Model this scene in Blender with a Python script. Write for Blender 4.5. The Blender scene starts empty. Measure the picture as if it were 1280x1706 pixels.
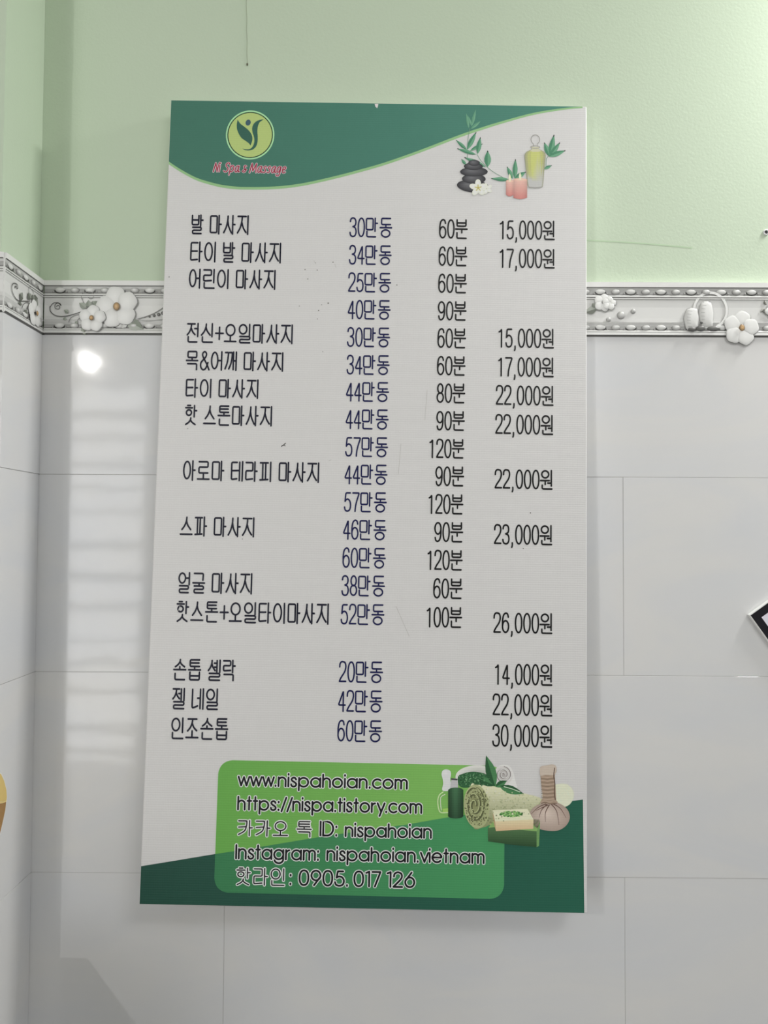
import bpy, math, random
from mathutils import Vector, Matrix
random.seed(7)
sc = bpy.context.scene
COL = sc.collection

# ------------------------------------------------------------------ camera
FPX, PITCH, YAW, ROLL = 1280.78, 0.032539, -0.007053, 0.0056357
CAM = Vector((0.0, -1.17712, 1.45))
FWD = Vector((math.sin(YAW)*math.cos(PITCH), math.cos(YAW)*math.cos(PITCH), math.sin(PITCH)))
_rt = Vector((math.cos(YAW), -math.sin(YAW), 0)); _up = _rt.cross(FWD)
RT = math.cos(ROLL)*_rt + math.sin(ROLL)*_up
UP = -math.sin(ROLL)*_rt + math.cos(ROLL)*_up
cd = bpy.data.cameras.new('camera'); cam = bpy.data.objects.new('camera', cd); COL.objects.link(cam)
cd.sensor_fit = 'HORIZONTAL'; cd.sensor_width = 36.0; cd.lens = FPX/1280*36.0; cd.clip_start = 0.02
m = Matrix((RT, UP, -FWD)).transposed().to_4x4(); m.translation = CAM
cam.matrix_world = m
sc.camera = cam

# ------------------------------------------------------------------ light and exposure
sc.view_settings.view_transform = 'Standard'; sc.view_settings.look = 'None'
sc.view_settings.gamma = 1.0; sc.view_settings.exposure = 0.0; sc.view_settings.use_curve_mapping = False
w = bpy.data.worlds.new('world'); sc.world = w; w.use_nodes = True
bg = w.node_tree.nodes['Background']
bg.inputs[0].default_value = (0.98, 0.99, 1.0, 1); bg.inputs[1].default_value = 0.46

def area(name, loc, target, sx, sy, power, color, shape='RECTANGLE'):
    l = bpy.data.lights.new(name, 'AREA'); l.shape = shape; l.size = sx; l.size_y = sy
    l.energy = power; l.color = color
    o = bpy.data.objects.new(name, l); COL.objects.link(o); o.location = loc
    o.rotation_euler = (Vector(target)-Vector(loc)).to_track_quat('-Z', 'Y').to_euler()
    return o
# daylight through the louvred doorway behind the camera on the left, and the bulb over it
area('doorway_daylight', (-1.95, -3.60, 1.21), (-1.95, 0, 1.21), 0.92, 2.34, 34, (1.0, 1.0, 1.0))
area('bulb_light', (-1.66, -3.0, 2.40), (-0.2, 0, 1.5), 0.03, 0.03, 9, (1.0, 0.98, 0.95), 'ELLIPSE')
# the lamp tube on the back wall, above and to the right of the frame
area('tube_light', (1.02, -0.085, 2.52), (0.75, -0.30, 1.6), 0.62, 0.05, 23.0, (1.0, 0.995, 0.97))
# added fill light below the ceiling, stands for no known lamp
area('ceiling_fill', (0.9, -2.0, 2.93), (0.5, -1.0, 0.0), 0.9, 0.9, 26, (1.0, 0.995, 0.985))

# ------------------------------------------------------------------ colour and materials
def lin1(c):
    c /= 255.0
    return c/12.92 if c <= 0.04045 else ((c+0.055)/1.055)**2.4
REF = {'v': 199}
def pc(r, g, b, k=0.80):
    """ink colour: the photo's colour against the white of the print beside it"""
    d = lin1(REF['v'])
    return tuple(min(0.95, k*lin1(x)/d) for x in (r, g, b))

def nodes_mat(name):
    mt = bpy.data.materials.new(name); mt.use_nodes = True
    return mt, mt.node_tree, mt.node_tree.nodes['Principled BSDF']

def plain(name, color, rough=0.5, spec=0.5, noise=0.0, nscale=8.0, bump=0.0, bscale=200.0, coat=0.0):
    mt, nt, p = nodes_mat(name)
    p.inputs['Roughness'].default_value = rough
    p.inputs['Specular IOR Level'].default_value = spec
    tc = nt.nodes.new('ShaderNodeTexCoord')
    n = nt.nodes.new('ShaderNodeTexNoise'); n.inputs['Scale'].default_value = nscale; n.inputs['Detail'].default_value = 5
    nt.links.new(tc.outputs['Object'], n.inputs['Vector'])
    r = nt.nodes.new('ShaderNodeMapRange'); r.inputs[3].default_value = 1-noise; r.inputs[4].default_value = 1+noise
    nt.links.new(n.outputs['Fac'], r.inputs[0])
    mx = nt.nodes.new('ShaderNodeMix'); mx.data_type = 'RGBA'; mx.blend_type = 'MULTIPLY'
    mx.inputs[0].default_value = 1; mx.inputs[6].default_value = (*color, 1)
    nt.links.new(r.outputs[0], mx.inputs[7]); nt.links.new(mx.outputs[2], p.inputs['Base Color'])
    if bump:
        n2 = nt.nodes.new('ShaderNodeTexNoise'); n2.inputs['Scale'].default_value = bscale; n2.inputs['Detail'].default_value = 3
        nt.links.new(tc.outputs['Object'], n2.inputs['Vector'])
        b = nt.nodes.new('ShaderNodeBump'); b.inputs['Strength'].default_value = bump; b.inputs['Distance'].default_value = 0.002
        nt.links.new(n2.outputs['Fac'], b.inputs['Height']); nt.links.new(b.outputs[0], p.inputs['Normal'])
    return mt

def ink_mat(name, rough, spec, ribs):
    mt, nt, p = nodes_mat(name)
    p.inputs['Roughness'].default_value = rough; p.inputs['Specular IOR Level'].default_value = spec
    a = nt.nodes.new('ShaderNodeAttribute'); a.attribute_name = 'ink'
    if ribs:      # woven canvas: fine ribs across, finer threads down
        tc = nt.nodes.new('ShaderNodeTexCoord')
        hs = []
        for axis, scl in (('Z', 95.0), ('X', 128.0)):
            wv = nt.nodes.new('ShaderNodeTexWave'); wv.wave_type = 'BANDS'; wv.bands_direction = axis
            wv.inputs['Scale'].default_value = scl
            wv.inputs['Distortion'].default_value = 0.6; wv.inputs['Detail'].default_value = 1.0
            wv.inputs['Detail Scale'].default_value = 0.5
            nt.links.new(tc.outputs['Object'], wv.inputs['Vector']); hs.append(wv)
        ad = nt.nodes.new('ShaderNodeMath'); ad.operation = 'MULTIPLY_ADD'
        nt.links.new(hs[1].outputs['Fac'], ad.inputs[0]); ad.inputs[1].default_value = 0.25
        nt.links.new(hs[0].outputs['Fac'], ad.inputs[2])
        b = nt.nodes.new('ShaderNodeBump'); b.inputs['Strength'].default_value = 0.08; b.inputs['Distance'].default_value = 0.0006
        nt.links.new(ad.outputs[0], b.inputs['Height']); nt.links.new(b.outputs[0], p.inputs['Normal'])
        nz = nt.nodes.new('ShaderNodeTexNoise'); nz.inputs['Scale'].default_value = 380; nz.inputs['Detail'].default_value = 2
        nt.links.new(tc.outputs['Object'], nz.inputs['Vector'])
        sm = nt.nodes.new('ShaderNodeMath'); sm.operation = 'MULTIPLY_ADD'; sm.inputs[1].default_value = 0.5
        nt.links.new(ad.outputs[0], sm.inputs[0]); nt.links.new(nz.outputs['Fac'], sm.inputs[2])
        r = nt.nodes.new('ShaderNodeMapRange'); r.inputs[1].default_value = 0.3; r.inputs[2].default_value = 1.4
        r.inputs[3].default_value = 0.955; r.inputs[4].default_value = 1.035
        nt.links.new(sm.outputs[0], r.inputs[0])
        mx = nt.nodes.new('ShaderNodeMix'); mx.data_type = 'RGBA'; mx.blend_type = 'MULTIPLY'; mx.inputs[0].default_value = 1
        nt.links.new(a.outputs['Color'], mx.inputs[6]); nt.links.new(r.outputs[0], mx.inputs[7])
        nt.links.new(mx.outputs[2], p.inputs['Base Color'])
    else:
        nt.links.new(a.outputs['Color'], p.inputs['Base Color'])
    return mt

def tile_mat():
    mt, nt, p = nodes_mat('glazed_white_tile')
    p.inputs['Roughness'].default_value = 0.06; p.inputs['Specular IOR Level'].default_value = 0.28
    tc = nt.nodes.new('ShaderNodeTexCoord')
    mp = nt.nodes.new('ShaderNodeMapping'); mp.inputs['Rotation'].default_value = (0, 0.6, 0); mp.inputs['Scale'].default_value = (1, 1, 2.6)
    nt.links.new(tc.outputs['Object'], mp.inputs[0])
    n = nt.nodes.new('ShaderNodeTexNoise'); n.inputs['Scale'].default_value = 2.6; n.inputs['Detail'].default_value = 7; n.inputs['Distortion'].default_value = 1.2
    nt.links.new(mp.outputs[0], n.inputs['Vector'])
    cr = nt.nodes.new('ShaderNodeValToRGB')
    cr.color_ramp.elements[0].position = 0.36; cr.color_ramp.elements[0].color = (0.755, 0.765, 0.785, 1)
    cr.color_ramp.elements[1].position = 0.62; cr.color_ramp.elements[1].color = (0.80, 0.795, 0.785, 1)
    nt.links.new(n.outputs['Fac'], cr.inputs[0]); nt.links.new(cr.outputs[0], p.inputs['Base Color'])
    n2 = nt.nodes.new('ShaderNodeTexNoise'); n2.inputs['Scale'].default_value = 9; n2.inputs['Detail'].default_value = 2
    nt.links.new(tc.outputs['Object'], n2.inputs['Vector'])
    b = nt.nodes.new('ShaderNodeBump'); b.inputs['Strength'].default_value = 0.12; b.inputs['Distance'].default_value = 0.004
    nt.links.new(n2.outputs['Fac'], b.inputs['Height']); nt.links.new(b.outputs[0], p.inputs['Normal'])
    return mt

M_GREEN = plain('green_wall_paint', (0.61, 0.715, 0.555), 0.6, 0.30, 0.02, 3.0, 0.10, 260)
M_TILE = tile_mat()
M_GROUT = plain('grout', (0.52, 0.51, 0.50), 0.8, 0.2, 0.25, 14)
M_CEIL = plain('ceiling_paint', (0.80, 0.79, 0.77), 0.7)
M_FLOOR = plain('floor_tile_brown', (0.19, 0.185, 0.175), 0.25, 0.5, 0.15, 5)
M_WHITE = plain('white_paint', (0.78, 0.77, 0.75), 0.45)
M_PRINT = ink_mat('printed_canvas', 0.42, 0.30, True)
M_GLAZE = ink_mat('printed_glaze', 0.30, 0.3, False)
M_CARD = ink_mat('card_print', 0.4, 0.3, False)
M_DARK = plain('dark_metal', (0.03, 0.028, 0.025), 0.5)
def emis(name, color, s):
    mt, nt, p = nodes_mat(name)
    p.inputs['Emission Color'].default_value = (*color, 1); p.inputs['Emission Strength'].default_value = s
    return mt
M_BULB = emis('lit_lamp', (1.0, 0.97, 0.92), 14)

# ------------------------------------------------------------------ object helpers
def tag(o, label=None, cat=None, group=None, kind=None):
    if label: o['label'] = label
    if cat: o['category'] = cat
    if group: o['group'] = group
    if kind: o['kind'] = kind
    return o
def empty(name, mw):
    o = bpy.data.objects.new(name, None); COL.objects.link(o); o.matrix_world = mw; o.empty_display_size = 0.05
    return o

class MB:
    """vertices, faces and a colour per face corner"""
    def __init__(s): s.v = []; s.f = []; s.c = []; s.smooth = []
    def add(s, pts, faces, cols=None, smooth=False):
        o = len(s.v); s.v += [tuple(p) for p in pts]
        for f in faces:
            s.f.append([i+o for i in f]); s.smooth.append(smooth)
            if cols is None: s.c.append([(0.8, 0.8, 0.8)]*len(f))
            elif isinstance(cols, tuple): s.c.append([cols]*len(f))
            else: s.c.append([cols[i] for i in f])
    def box(s, a, b, col=None, bev=0.0):
        (x0, y0, z0), (x1, y1, z1) = a, b
        if bev <= 0:
            P = [(x, y, z) for x in (x0, x1) for y in (y0, y1) for z in (z0, z1)]
            F = [(0, 1, 3, 2), (4, 6, 7, 5), (0, 4, 5, 1), (2, 3, 7, 6), (0, 2, 6, 4), (1, 5, 7, 3)]
            s.add(P, F, col); return
        e = bev; P = []; idx = {}
        for i, x in enumerate((x0, x1)):
            for j, y in enumerate((y0, y1)):
                for k, z in enumerate((z0, z1)):
                    dx, dy, dz = (e if i == 0 else -e), (e if j == 0 else -e), (e if k == 0 else -e)
                    for ax, q in enumerate(((x, y+dy, z+dz), (x+dx, y, z+dz), (x+dx, y+dy, z))):
                        idx[(i, j, k, ax)] = len(P); P.append(q)
        F = []
        R2 = ((0, 0), (1, 0), (1, 1), (0, 1))
        for i in (0, 1):
            F.append([idx[(i, a_, b_, 0)] for a_, b_ in R2]); F.append([idx[(a_, i, b_, 1)] for a_, b_ in R2]); F.append([idx[(a_, b_, i, 2)] for a_, b_ in R2])
        for i in (0, 1):
            for j in (0, 1):
                F.append([idx[(i, j, 0, 0)], idx[(i, j, 0, 1)], idx[(i, j, 1, 1)], idx[(i, j, 1, 0)]])
                F.append([idx[(i, 0, j, 0)], idx[(i, 0, j, 2)], idx[(i, 1, j, 2)], idx[(i, 1, j, 0)]])
                F.append([idx[(0, i, j, 1)], idx[(0, i, j, 2)], idx[(1, i, j, 2)], idx[(1, i, j, 1)]])
                for k in (0, 1): F.append([idx[(i, j, k, 0)], idx[(i, j, k, 1)], idx[(i, j, k, 2)]])
        s.add(P, F, col)
    def ellipsoid(s, c, r, col, nu=12, nv=8, colf=None):
        P = []; C = []
        for j in range(nv+1):
            t = math.pi*j/nv
            for i in range(nu):
                a = 2*math.pi*i/nu
                d = (math.sin(t)*math.cos(a), math.sin(t)*math.sin(a), math.cos(t))
                P.append((c[0]+r[0]*d[0], c[1]+r[1]*d[1], c[2]+r[2]*d[2])); C.append(colf(d) if colf else col)
        F = []
        for j in range(nv):
            for i in range(nu):
                F.append((j*nu+i, j*nu+(i+1) % nu, (j+1)*nu+(i+1) % nu, (j+1)*nu+i))
        s.add(P, F, C, True)
    def lathe(s, prof, c, col, n=28):
        P = []; C = []
        for k, (r, z) in enumerate(prof):
            for i in range(n):
                a = 2*math.pi*i/n; P.append((c[0]+r*math.cos(a), c[1]+r*math.sin(a), c[2]+z))
                C.append(col[k] if isinstance(col, list) else col)
        F = [(j*n+i, j*n+(i+1) % n, (j+1)*n+(i+1) % n, (j+1)*n+i) for j in range(len(prof)-1) for i in range(n)]
        s.add(P, F, C, True)
    def build(s, name, mat, parent=None, fix=True):
        me = bpy.data.meshes.new(name); me.from_pydata(s.v, [], s.f); me.update()
        at = me.color_attributes.new('ink', 'FLOAT_COLOR', 'CORNER')
        flat = []
        for cs in s.c:
            for c in cs: flat += [c[0], c[1], c[2], 1.0]
        at.data.foreach_set('color', flat)
        me.polygons.foreach_set('use_smooth', s.smooth)
        me.materials.append(mat)
        if fix:
            import bmesh
            bm = bmesh.new(); bm.from_mesh(me); bmesh.ops.recalc_face_normals(bm, faces=bm.faces); bm.to_mesh(me); bm.free()
        o = bpy.data.objects.new(name, me); COL.objects.link(o)
        if parent: o.parent = parent
        return o

class Surf:
    """a plane in the room: pixel of the photograph -> (u, v) on it, and (u, v, height) -> local point"""
    def __init__(s, O, X, Z, N, local=None):
        s.O, s.X, s.Z, s.N = Vector(O), Vector(X), Vector(Z), Vector(N)
        s.local = local          # True: points come out in the plane's own frame (x right, y into it, z up)
    def uv(s, px, py):
        d = RT*((px-640)/FPX) - UP*((py-853)/FPX) + FWD
        t = (s.O-CAM).dot(s.N)/d.dot(s.N); P = CAM+d*t-s.O
        return (P.dot(s.X), P.dot(s.Z))
    def at(s, u, v, h):
        if s.local: return (u, -h, v)
        return tuple(s.O+s.X*u+s.Z*v+s.N*h)

def area2(p):
    return 0.5*sum(p[i][0]*p[(i+1) % len(p)][1]-p[(i+1) % len(p)][0]*p[i][1] for i in range(len(p)))
def catmull(p, n=6, closed=False):
    out = []; N = len(p)
    rng = range(N if closed else N-1)
    for i in rng:
        if closed: a, b, c, d = p[i-1], p[i], p[(i+1) % N], p[(i+2) % N]
        else: a, b, c, d = p[max(i-1, 0)], p[i], p[i+1], p[min(i+2, N-1)]
        for k in range(n):
            t = k/n
            out.append(tuple(0.5*(2*b[j]+(c[j]-a[j])*t+(2*a[j]-5*b[j]+4*c[j]-d[j])*t*t+(3*b[j]-a[j]-3*c[j]+d[j])*t**3) for j in (0, 1)))
    if not closed: out.append(tuple(p[-1]))
    return out
def round_corners(p, r):
    if len(p) < 3: return list(p)
    out = [p[0]]
    for a, b, c in zip(p, p[1:], p[2:]):
        va = (a[0]-b[0], a[1]-b[1]); vc = (c[0]-b[0], c[1]-b[1])
        la, lc = math.hypot(*va), math.hypot(*vc); q = min(r, la*0.5, lc*0.5)
        s_ = (b[0]+va[0]/la*q, b[1]+va[1]/la*q); e_ = (b[0]+vc[0]/lc*q, b[1]+vc[1]/lc*q)
        for k in range(5):
            t = k/4; out.append(tuple((1-t)**2*s_[j]+2*t*(1-t)*b[j]+t*t*e_[j] for j in (0, 1)))
    out.append(p[-1]); return out
def ell(cx, cy, rx, ry, n=28, rot=0.0, a0=0.0, a1=2*math.pi):
    full = abs(a1-a0-2*math.pi) < 1e-6
    out = []
    for i in range(n if full else n+1):
        a = a0+(a1-a0)*i/n; x, y = rx*math.cos(a), ry*math.sin(a)
        out.append((cx+x*math.cos(rot)-y*math.sin(rot), cy+x*math.sin(rot)+y*math.cos(rot)))
    return out

class Ink(MB):
    """flat ink or shallow relief laid on a Surf, drawn in (u, v)"""
    def __init__(s, surf, h=0.0004):
        super().__init__(); s.s = surf; s.h = h; s.k = 0
    usc = 1.0; tagged = 0
    def nh(s, h):
        s.k += 1
        return (s.h if h is None else h)+s.k*1.0e-6
    def poly(s, pts, col, h=None, colf=None):
        pts = list(pts)
        if area2(pts) < 0: pts.reverse()
        hh = s.nh(h)
        cols = [colf(*p) for p in pts] if colf else col
        s.add([s.s.at(u, v, hh) for u, v in pts], [list(range(len(pts)))], cols)
    def fan(s, c, pts, cc, ce, h=None, rise=0.0):
        pts = list(pts)
        if area2(pts) < 0: pts.reverse()
        hh = s.nh(h); n = len(pts)
        P = [s.s.at(u, v, hh) for u, v in pts]+[s.s.at(c[0], c[1], hh+rise)]
        s.add(P, [(i, (i+1) % n, n) for i in range(n)], [ce]*n+[cc], rise > 0)
    def dome(s, c, pts, cc, ce, rise, h=None, rings=4):
        """rounded relief: rings of the outline shrinking towards c, rising"""
        pts = list(pts)
        if area2(pts) < 0: pts.reverse()
        hh = s.nh(h); n = len(pts); P = []; C = []
        for k in range(rings):
            t = k/rings; z = math.sin(t*math.pi/2)*rise; q = math.cos(t*math.pi/2)
            for u, v in pts:
                P.append(s.s.at(c[0]+(u-c[0])*q, c[1]+(v-c[1])*q, hh+z)); C.append(tuple(ce[j]+(cc[j]-ce[j])*t for j in range(3)))
        P.append(s.s.at(c[0], c[1], hh+rise)); C.append(cc)
        F = [(k*n+i, k*n+(i+1) % n, (k+1)*n+(i+1) % n, (k+1)*n+i) for k in range(rings-1) for i in range(n)]
        F += [((rings-1)*n+i, (rings-1)*n+(i+1) % n, rings*n) for i in range(n)]
        s.add(P, F, C, True)
    def ribbon(s, pts, wd, col, h=None, closed=False, cap=True, taper=None):
        q = [pts[0]]
        for p in pts[1:]:
            if math.hypot(p[0]-q[-1][0], p[1]-q[-1][1]) > 1e-6: q.append(p)
        if closed and len(q) > 2 and math.hypot(q[0][0]-q[-1][0], q[0][1]-q[-1][1]) < 1e-6: q.pop()
        n = len(q)
        if n < 2: return
        hh = s.nh(h); L = []; Rr = []
        for i in range(n):
            a = q[i-1] if (i > 0 or closed) else q[i]; b = q[(i+1) % n] if (i < n-1 or closed) else q[i]
            dx, dy = b[0]-a[0], b[1]-a[1]; l = math.hypot(dx, dy) or 1
            w2 = wd*0.5*(taper(i/(n-1)) if taper else 1)
            L.append((q[i][0]-dy/l*w2, q[i][1]+dx/l*w2)); Rr.append((q[i][0]+dy/l*w2, q[i][1]-dx/l*w2))
        at = lambda p: s.s.at(p[0]*s.usc, p[1], hh)
        P = [at(p) for p in Rr]+[at(p) for p in L]
        F = [(i, (i+1) % n, n+(i+1) % n, n+i) for i in range(n if closed else n-1)]
        s.add(P, F, col)
        if cap and not closed and not taper:
            for e, nb in ((q[0], q[1]), (q[-1], q[-2])):
                a = math.atan2(e[1]-nb[1], e[0]-nb[0])
                c = [(e[0]+wd/2*math.cos(a-math.pi/2+math.pi*k/6), e[1]+wd/2*math.sin(a-math.pi/2+math.pi*k/6)) for k in range(7)]
                s.add([at(p) for p in c], [list(range(7))], col)
    def leaf(s, b, t, wd, c1, c2, h=None, rise=0.0):
        dx, dy = t[0]-b[0], t[1]-b[1]; l = math.hypot(dx, dy); nx, ny = -dy/l, dx/l
        prof = [(0, 0.08), (.15, .6), (.32, .95), (.5, 1.0), (.68, .75), (.85, .36), (1, 0.0)]
        mid = [(b[0]+dx*t_, b[1]+dy*t_) for t_, _ in prof]
        for sg, c in ((1, c1), (-1, c2)):
            e = [(b[0]+dx*t_+sg*nx*wd/2*w_, b[1]+dy*t_+sg*ny*wd/2*w_) for t_, w_ in prof]
            p = mid+e[::-1]
            hh = s.nh(h); n = len(prof)
            P = [s.s.at(u, v, hh+rise) for u, v in mid]+[s.s.at(u, v, hh) for u, v in e]
            F = [(i, i+1, n+i+1, n+i) if sg < 0 else (i, n+i, n+i+1, i+1) for i in range(n-1)]
            s.add(P, F, c, rise > 0)

# ------------------------------------------------------------------ room shell
XL, DL = -0.53965, 0.1194            # left wall's tile face and how far it comes forward
ZT, ZB = 1.84434, 1.76043            # border strip: top and bottom
ROWS = [1.76043, 1.54369, 1.24169, 0.93969, 0.63769, 0.33569, 0.03369, 0.0]
PT = 0.010                            # tiles stand this far off the plaster
XR = 2.1; YF = -3.6; ZC = 2.95; XFL = -2.7

b = MB(); b.box((XL-PT-0.12, PT, -0.05), (XR+0.12, PT+0.15, ZC)); back = b.build('wall_back', M_GREEN); tag(back, kind='structure')
b = MB(); b.box((XFL-0.12, -DL+PT, -0.05), (XL-PT, PT-0.0002, ZC)); wl = b.build('wall_left', M_GREEN); tag(wl, kind='structure')
b = MB(); b.box((XFL-.12, YF-.12, -0.05), (XR+.12, PT+.15, 0.0)); fl = b.build('floor', M_FLOOR); tag(fl, kind='structure')
b = MB(); b.box((XFL-.12, YF-.12, ZC), (XR+.12, PT+.15, ZC+.1)); ce = b.build('ceiling', M_CEIL); tag(ce, kind='structure')
b = MB()
for x0, x1, z0, z1 in ((XFL-.12, -2.43, 0, ZC), (-1.47, XR+.12, 0, ZC), (-2.43, -1.47, 2.40, ZC)):
    b.box((x0, YF-.1, z0), (x1, YF, z1))
fw = b.build('wall_front', M_WHITE); tag(fw, kind='structure')
b = MB(); b.box((XFL-.12, YF, 0), (XFL, -DL+PT, ZC)); o = b.build('wall_far_left', M_WHITE); tag(o, kind='structure')

# glazed tiles, half bond, 30 x 60 cm
TW, X1J = 0.6035, 0.3575
def tile_courses(surf_at, u0, u1, joint, name, parent):
    t = MB(); g = 0.0007
    for r in range(len(ROWS)-1):
        z1, z0 = ROWS[r], ROWS[r+1]
        if z1-z0 < 0.02: continue
        j = joint+(0.5*TW if r % 2 == 0 else 0)
        xs = [u0]+[x for x in (j+k*TW for k in range(-6, 7)) if u0+0.004 < x < u1-0.004]+[u1]
        for a_, b_ in zip(xs, xs[1:]):
            m_ = MB(); m_.box((a_+g*.5, 0, z0+g*.5), (b_-g*.5, 0.0075, z1-g*.5), None, 0.0002)
            jit = (random.uniform(-.0004, .0004), random.uniform(-.0003, .0003), random.uniform(-.0003, .0003))
            pts = []
            for x, y, z in m_.v:
                yy = y+(jit[1]*(x-a_)/(b_-a_)+jit[2]*(z-z0)/(z1-z0))
                pts.append(surf_at(x, yy, z))
            t.add(pts, m_.f)
    o_ = t.build(name, M_TILE, parent); tag(o_, kind='structure'); return o_
def mk_grout(name, a, c, parent):
    q = MB(); q.box(a, c); o_ = q.build(name, M_GROUT, parent); tag(o_, kind='structure'); return o_
tile_courses(lambda x, y, z: (x, y+.0004, z), XL-.006, XR, X1J, 'wall_tiles', back)
mk_grout('grout', (XL+.0002, 0.0010, 0.0), (XR, PT-.0003, ROWS[0]-.0003), back)
tile_courses(lambda x, y, z: (XL-y, x, z), -DL, 0.0002, -0.27, 'wall_tiles', wl)
mk_grout('grout', (XL-PT+.0003, -DL+.0010, 0.0), (XL-.0010, -.0012, ROWS[0]-.0003), wl)
tile_courses(lambda x, y, z: (x, -DL+y, z), XFL, XL-.0075, X1J-.45, 'wall_tiles', wl)
mk_grout('grout', (XFL, -DL+.0012, 0.0), (XL-.0082, -DL+PT-.0003, ROWS[0]-.0003), wl)

# louvred doorway and bulb behind the camera
b = MB()
z = 0.10
while z < 2.3:
    hgt = random.uniform(0.02, 0.06); b.box((-2.40, YF+.06, z), (-1.50, YF+.085, z+hgt), None, .003); z += hgt+random.uniform(.09, .18)
b.box((-2.43, YF+.02, 0.0), (-2.40, YF+.1, 2.40)); b.box((-1.50, YF+.02, 0.0), (-1.47, YF+.1, 2.40))
lou = b.build('window_1', M_WHITE); tag(lou, kind='structure')

# ------------------------------------------------------------------ border strip of decorated tiles
S_BACK = Surf((0, 0, 0), (1, 0, 0), (0, 0, 1), (0, -1, 0))
S_PLAS = Surf((0, PT, 0), (1, 0, 0), (0, 0, 1), (0, -1, 0))
S_LEFT = Surf((XL, 0, 0), (0, 1, 0), (0, 0, 1), (1, 0, 0))
S_RET = Surf((0, -DL, 0), (1, 0, 0), (0, 0, 1), (0, -1, 0))
TH = ZT-ZB
def g(v): return pc(v, v, v-2)
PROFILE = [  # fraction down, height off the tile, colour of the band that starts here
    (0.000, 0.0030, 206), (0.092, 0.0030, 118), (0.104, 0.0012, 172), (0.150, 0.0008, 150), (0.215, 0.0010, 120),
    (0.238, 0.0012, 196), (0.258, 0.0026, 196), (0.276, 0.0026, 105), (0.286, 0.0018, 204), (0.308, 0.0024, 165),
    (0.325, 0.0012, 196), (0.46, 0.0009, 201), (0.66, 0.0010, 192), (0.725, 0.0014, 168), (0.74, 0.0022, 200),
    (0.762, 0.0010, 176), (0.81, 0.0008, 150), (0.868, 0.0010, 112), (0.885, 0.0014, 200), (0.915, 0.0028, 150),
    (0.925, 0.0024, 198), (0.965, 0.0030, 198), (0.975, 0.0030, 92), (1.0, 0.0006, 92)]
def strip(surf, u0, u1, name, parent=None):
    mbt = MB()
    P = []; 
    for u in (u0, u1):
        for f, h, c in PROFILE: P.append(surf.at(u, ZT-f*TH, h))
        P.append(surf.at(u, ZB, -PT+.0006)); P.append(surf.at(u, ZT, -PT+.0006))
    n = len(PROFILE)+2
    for i in range(len(PROFILE)-1):
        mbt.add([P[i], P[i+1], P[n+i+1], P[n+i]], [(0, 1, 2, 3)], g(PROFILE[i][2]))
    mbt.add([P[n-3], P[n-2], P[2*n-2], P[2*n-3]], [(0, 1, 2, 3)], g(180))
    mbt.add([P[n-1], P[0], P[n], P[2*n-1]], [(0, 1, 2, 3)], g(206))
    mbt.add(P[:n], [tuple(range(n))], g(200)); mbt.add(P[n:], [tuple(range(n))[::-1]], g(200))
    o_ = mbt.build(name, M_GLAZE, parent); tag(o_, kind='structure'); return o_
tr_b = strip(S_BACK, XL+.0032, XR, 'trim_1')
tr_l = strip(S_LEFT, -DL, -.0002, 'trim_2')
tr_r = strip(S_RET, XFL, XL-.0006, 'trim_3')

S_FLAT = Surf((0, 0, 0), (1, 0, 0), (0, 0, 1), (0, -1, 0))
def bead_mesh(kind):
    k = Ink(S_FLAT, 0.0)
    if kind == 0:
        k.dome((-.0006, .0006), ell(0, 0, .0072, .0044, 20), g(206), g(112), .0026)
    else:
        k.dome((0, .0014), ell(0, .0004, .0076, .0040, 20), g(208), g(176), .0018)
        k.ribbon(ell(0, 0, .0080, .0046, 16, 0, math.pi*1.03, math.pi*1.97), .0016, g(52), .0007)
        for sg in (-1, 1):
            k.fan((sg*.0102, -.0026), ell(sg*.0102, -.0026, .0016, .0016, 8), g(190), g(80), .0005, .001)
    return k
_bm = [bead_mesh(0).build('bead', M_GLAZE), bead_mesh(1).build('bead', M_GLAZE)]
bead_data = [o_.data for o_ in _bm]
for o_ in _bm: bpy.data.objects.remove(o_)
def beads(parent, uvs, to_world, rotz):
    for i, (u, v, k) in enumerate(uvs):
        o_ = bpy.data.objects.new('bead', bead_data[k]); COL.objects.link(o_); o_.parent = parent
        o_.location = to_world(u, v); o_.rotation_euler = (0, 0, rotz)
def bead_stuff(parent, uvs, to_pt):
    k = MB()
    for u, v, q in uvs:
        me = bead_data[q]; o3 = to_pt(u, v)
        cols = [tuple(c.color[:3]) for c in me.color_attributes['ink'].data]
        li = 0; base = len(k.v); k.v += [tuple(o3+w_.co) for w_ in me.vertices]
        for p in me.polygons:
            k.f.append([base+i for i in p.vertices]); k.c.append(cols[p.loop_start:p.loop_start+p.loop_total]); k.smooth.append(True)
    o_ = k.build('bead_row', M_GLAZE, parent, fix=False); tag(o_, kind='stuff')
VB = (ZT-.178*TH, ZT-.838*TH)
u0b = S_BACK.uv(1025.5, 490)[0]; PB = 0.02322
seen, rest = [], []
for k in range(-72, 50):
    u = u0b+k*PB
    if not (XL+.012 < u < XR-.01): continue
    for v in VB:
        e = (u, v, k % 2)
        (seen if (u < -.335 or .285 < u < .60) else rest).append(e)
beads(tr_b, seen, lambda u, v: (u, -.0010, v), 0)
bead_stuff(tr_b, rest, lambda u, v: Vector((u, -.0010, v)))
beads(tr_l, [(-.012-k*PB, v, (k+1) % 2) for k in range(5) for v in VB], lambda u, v: (XL+.0010, u, v), math.pi/2)

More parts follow.
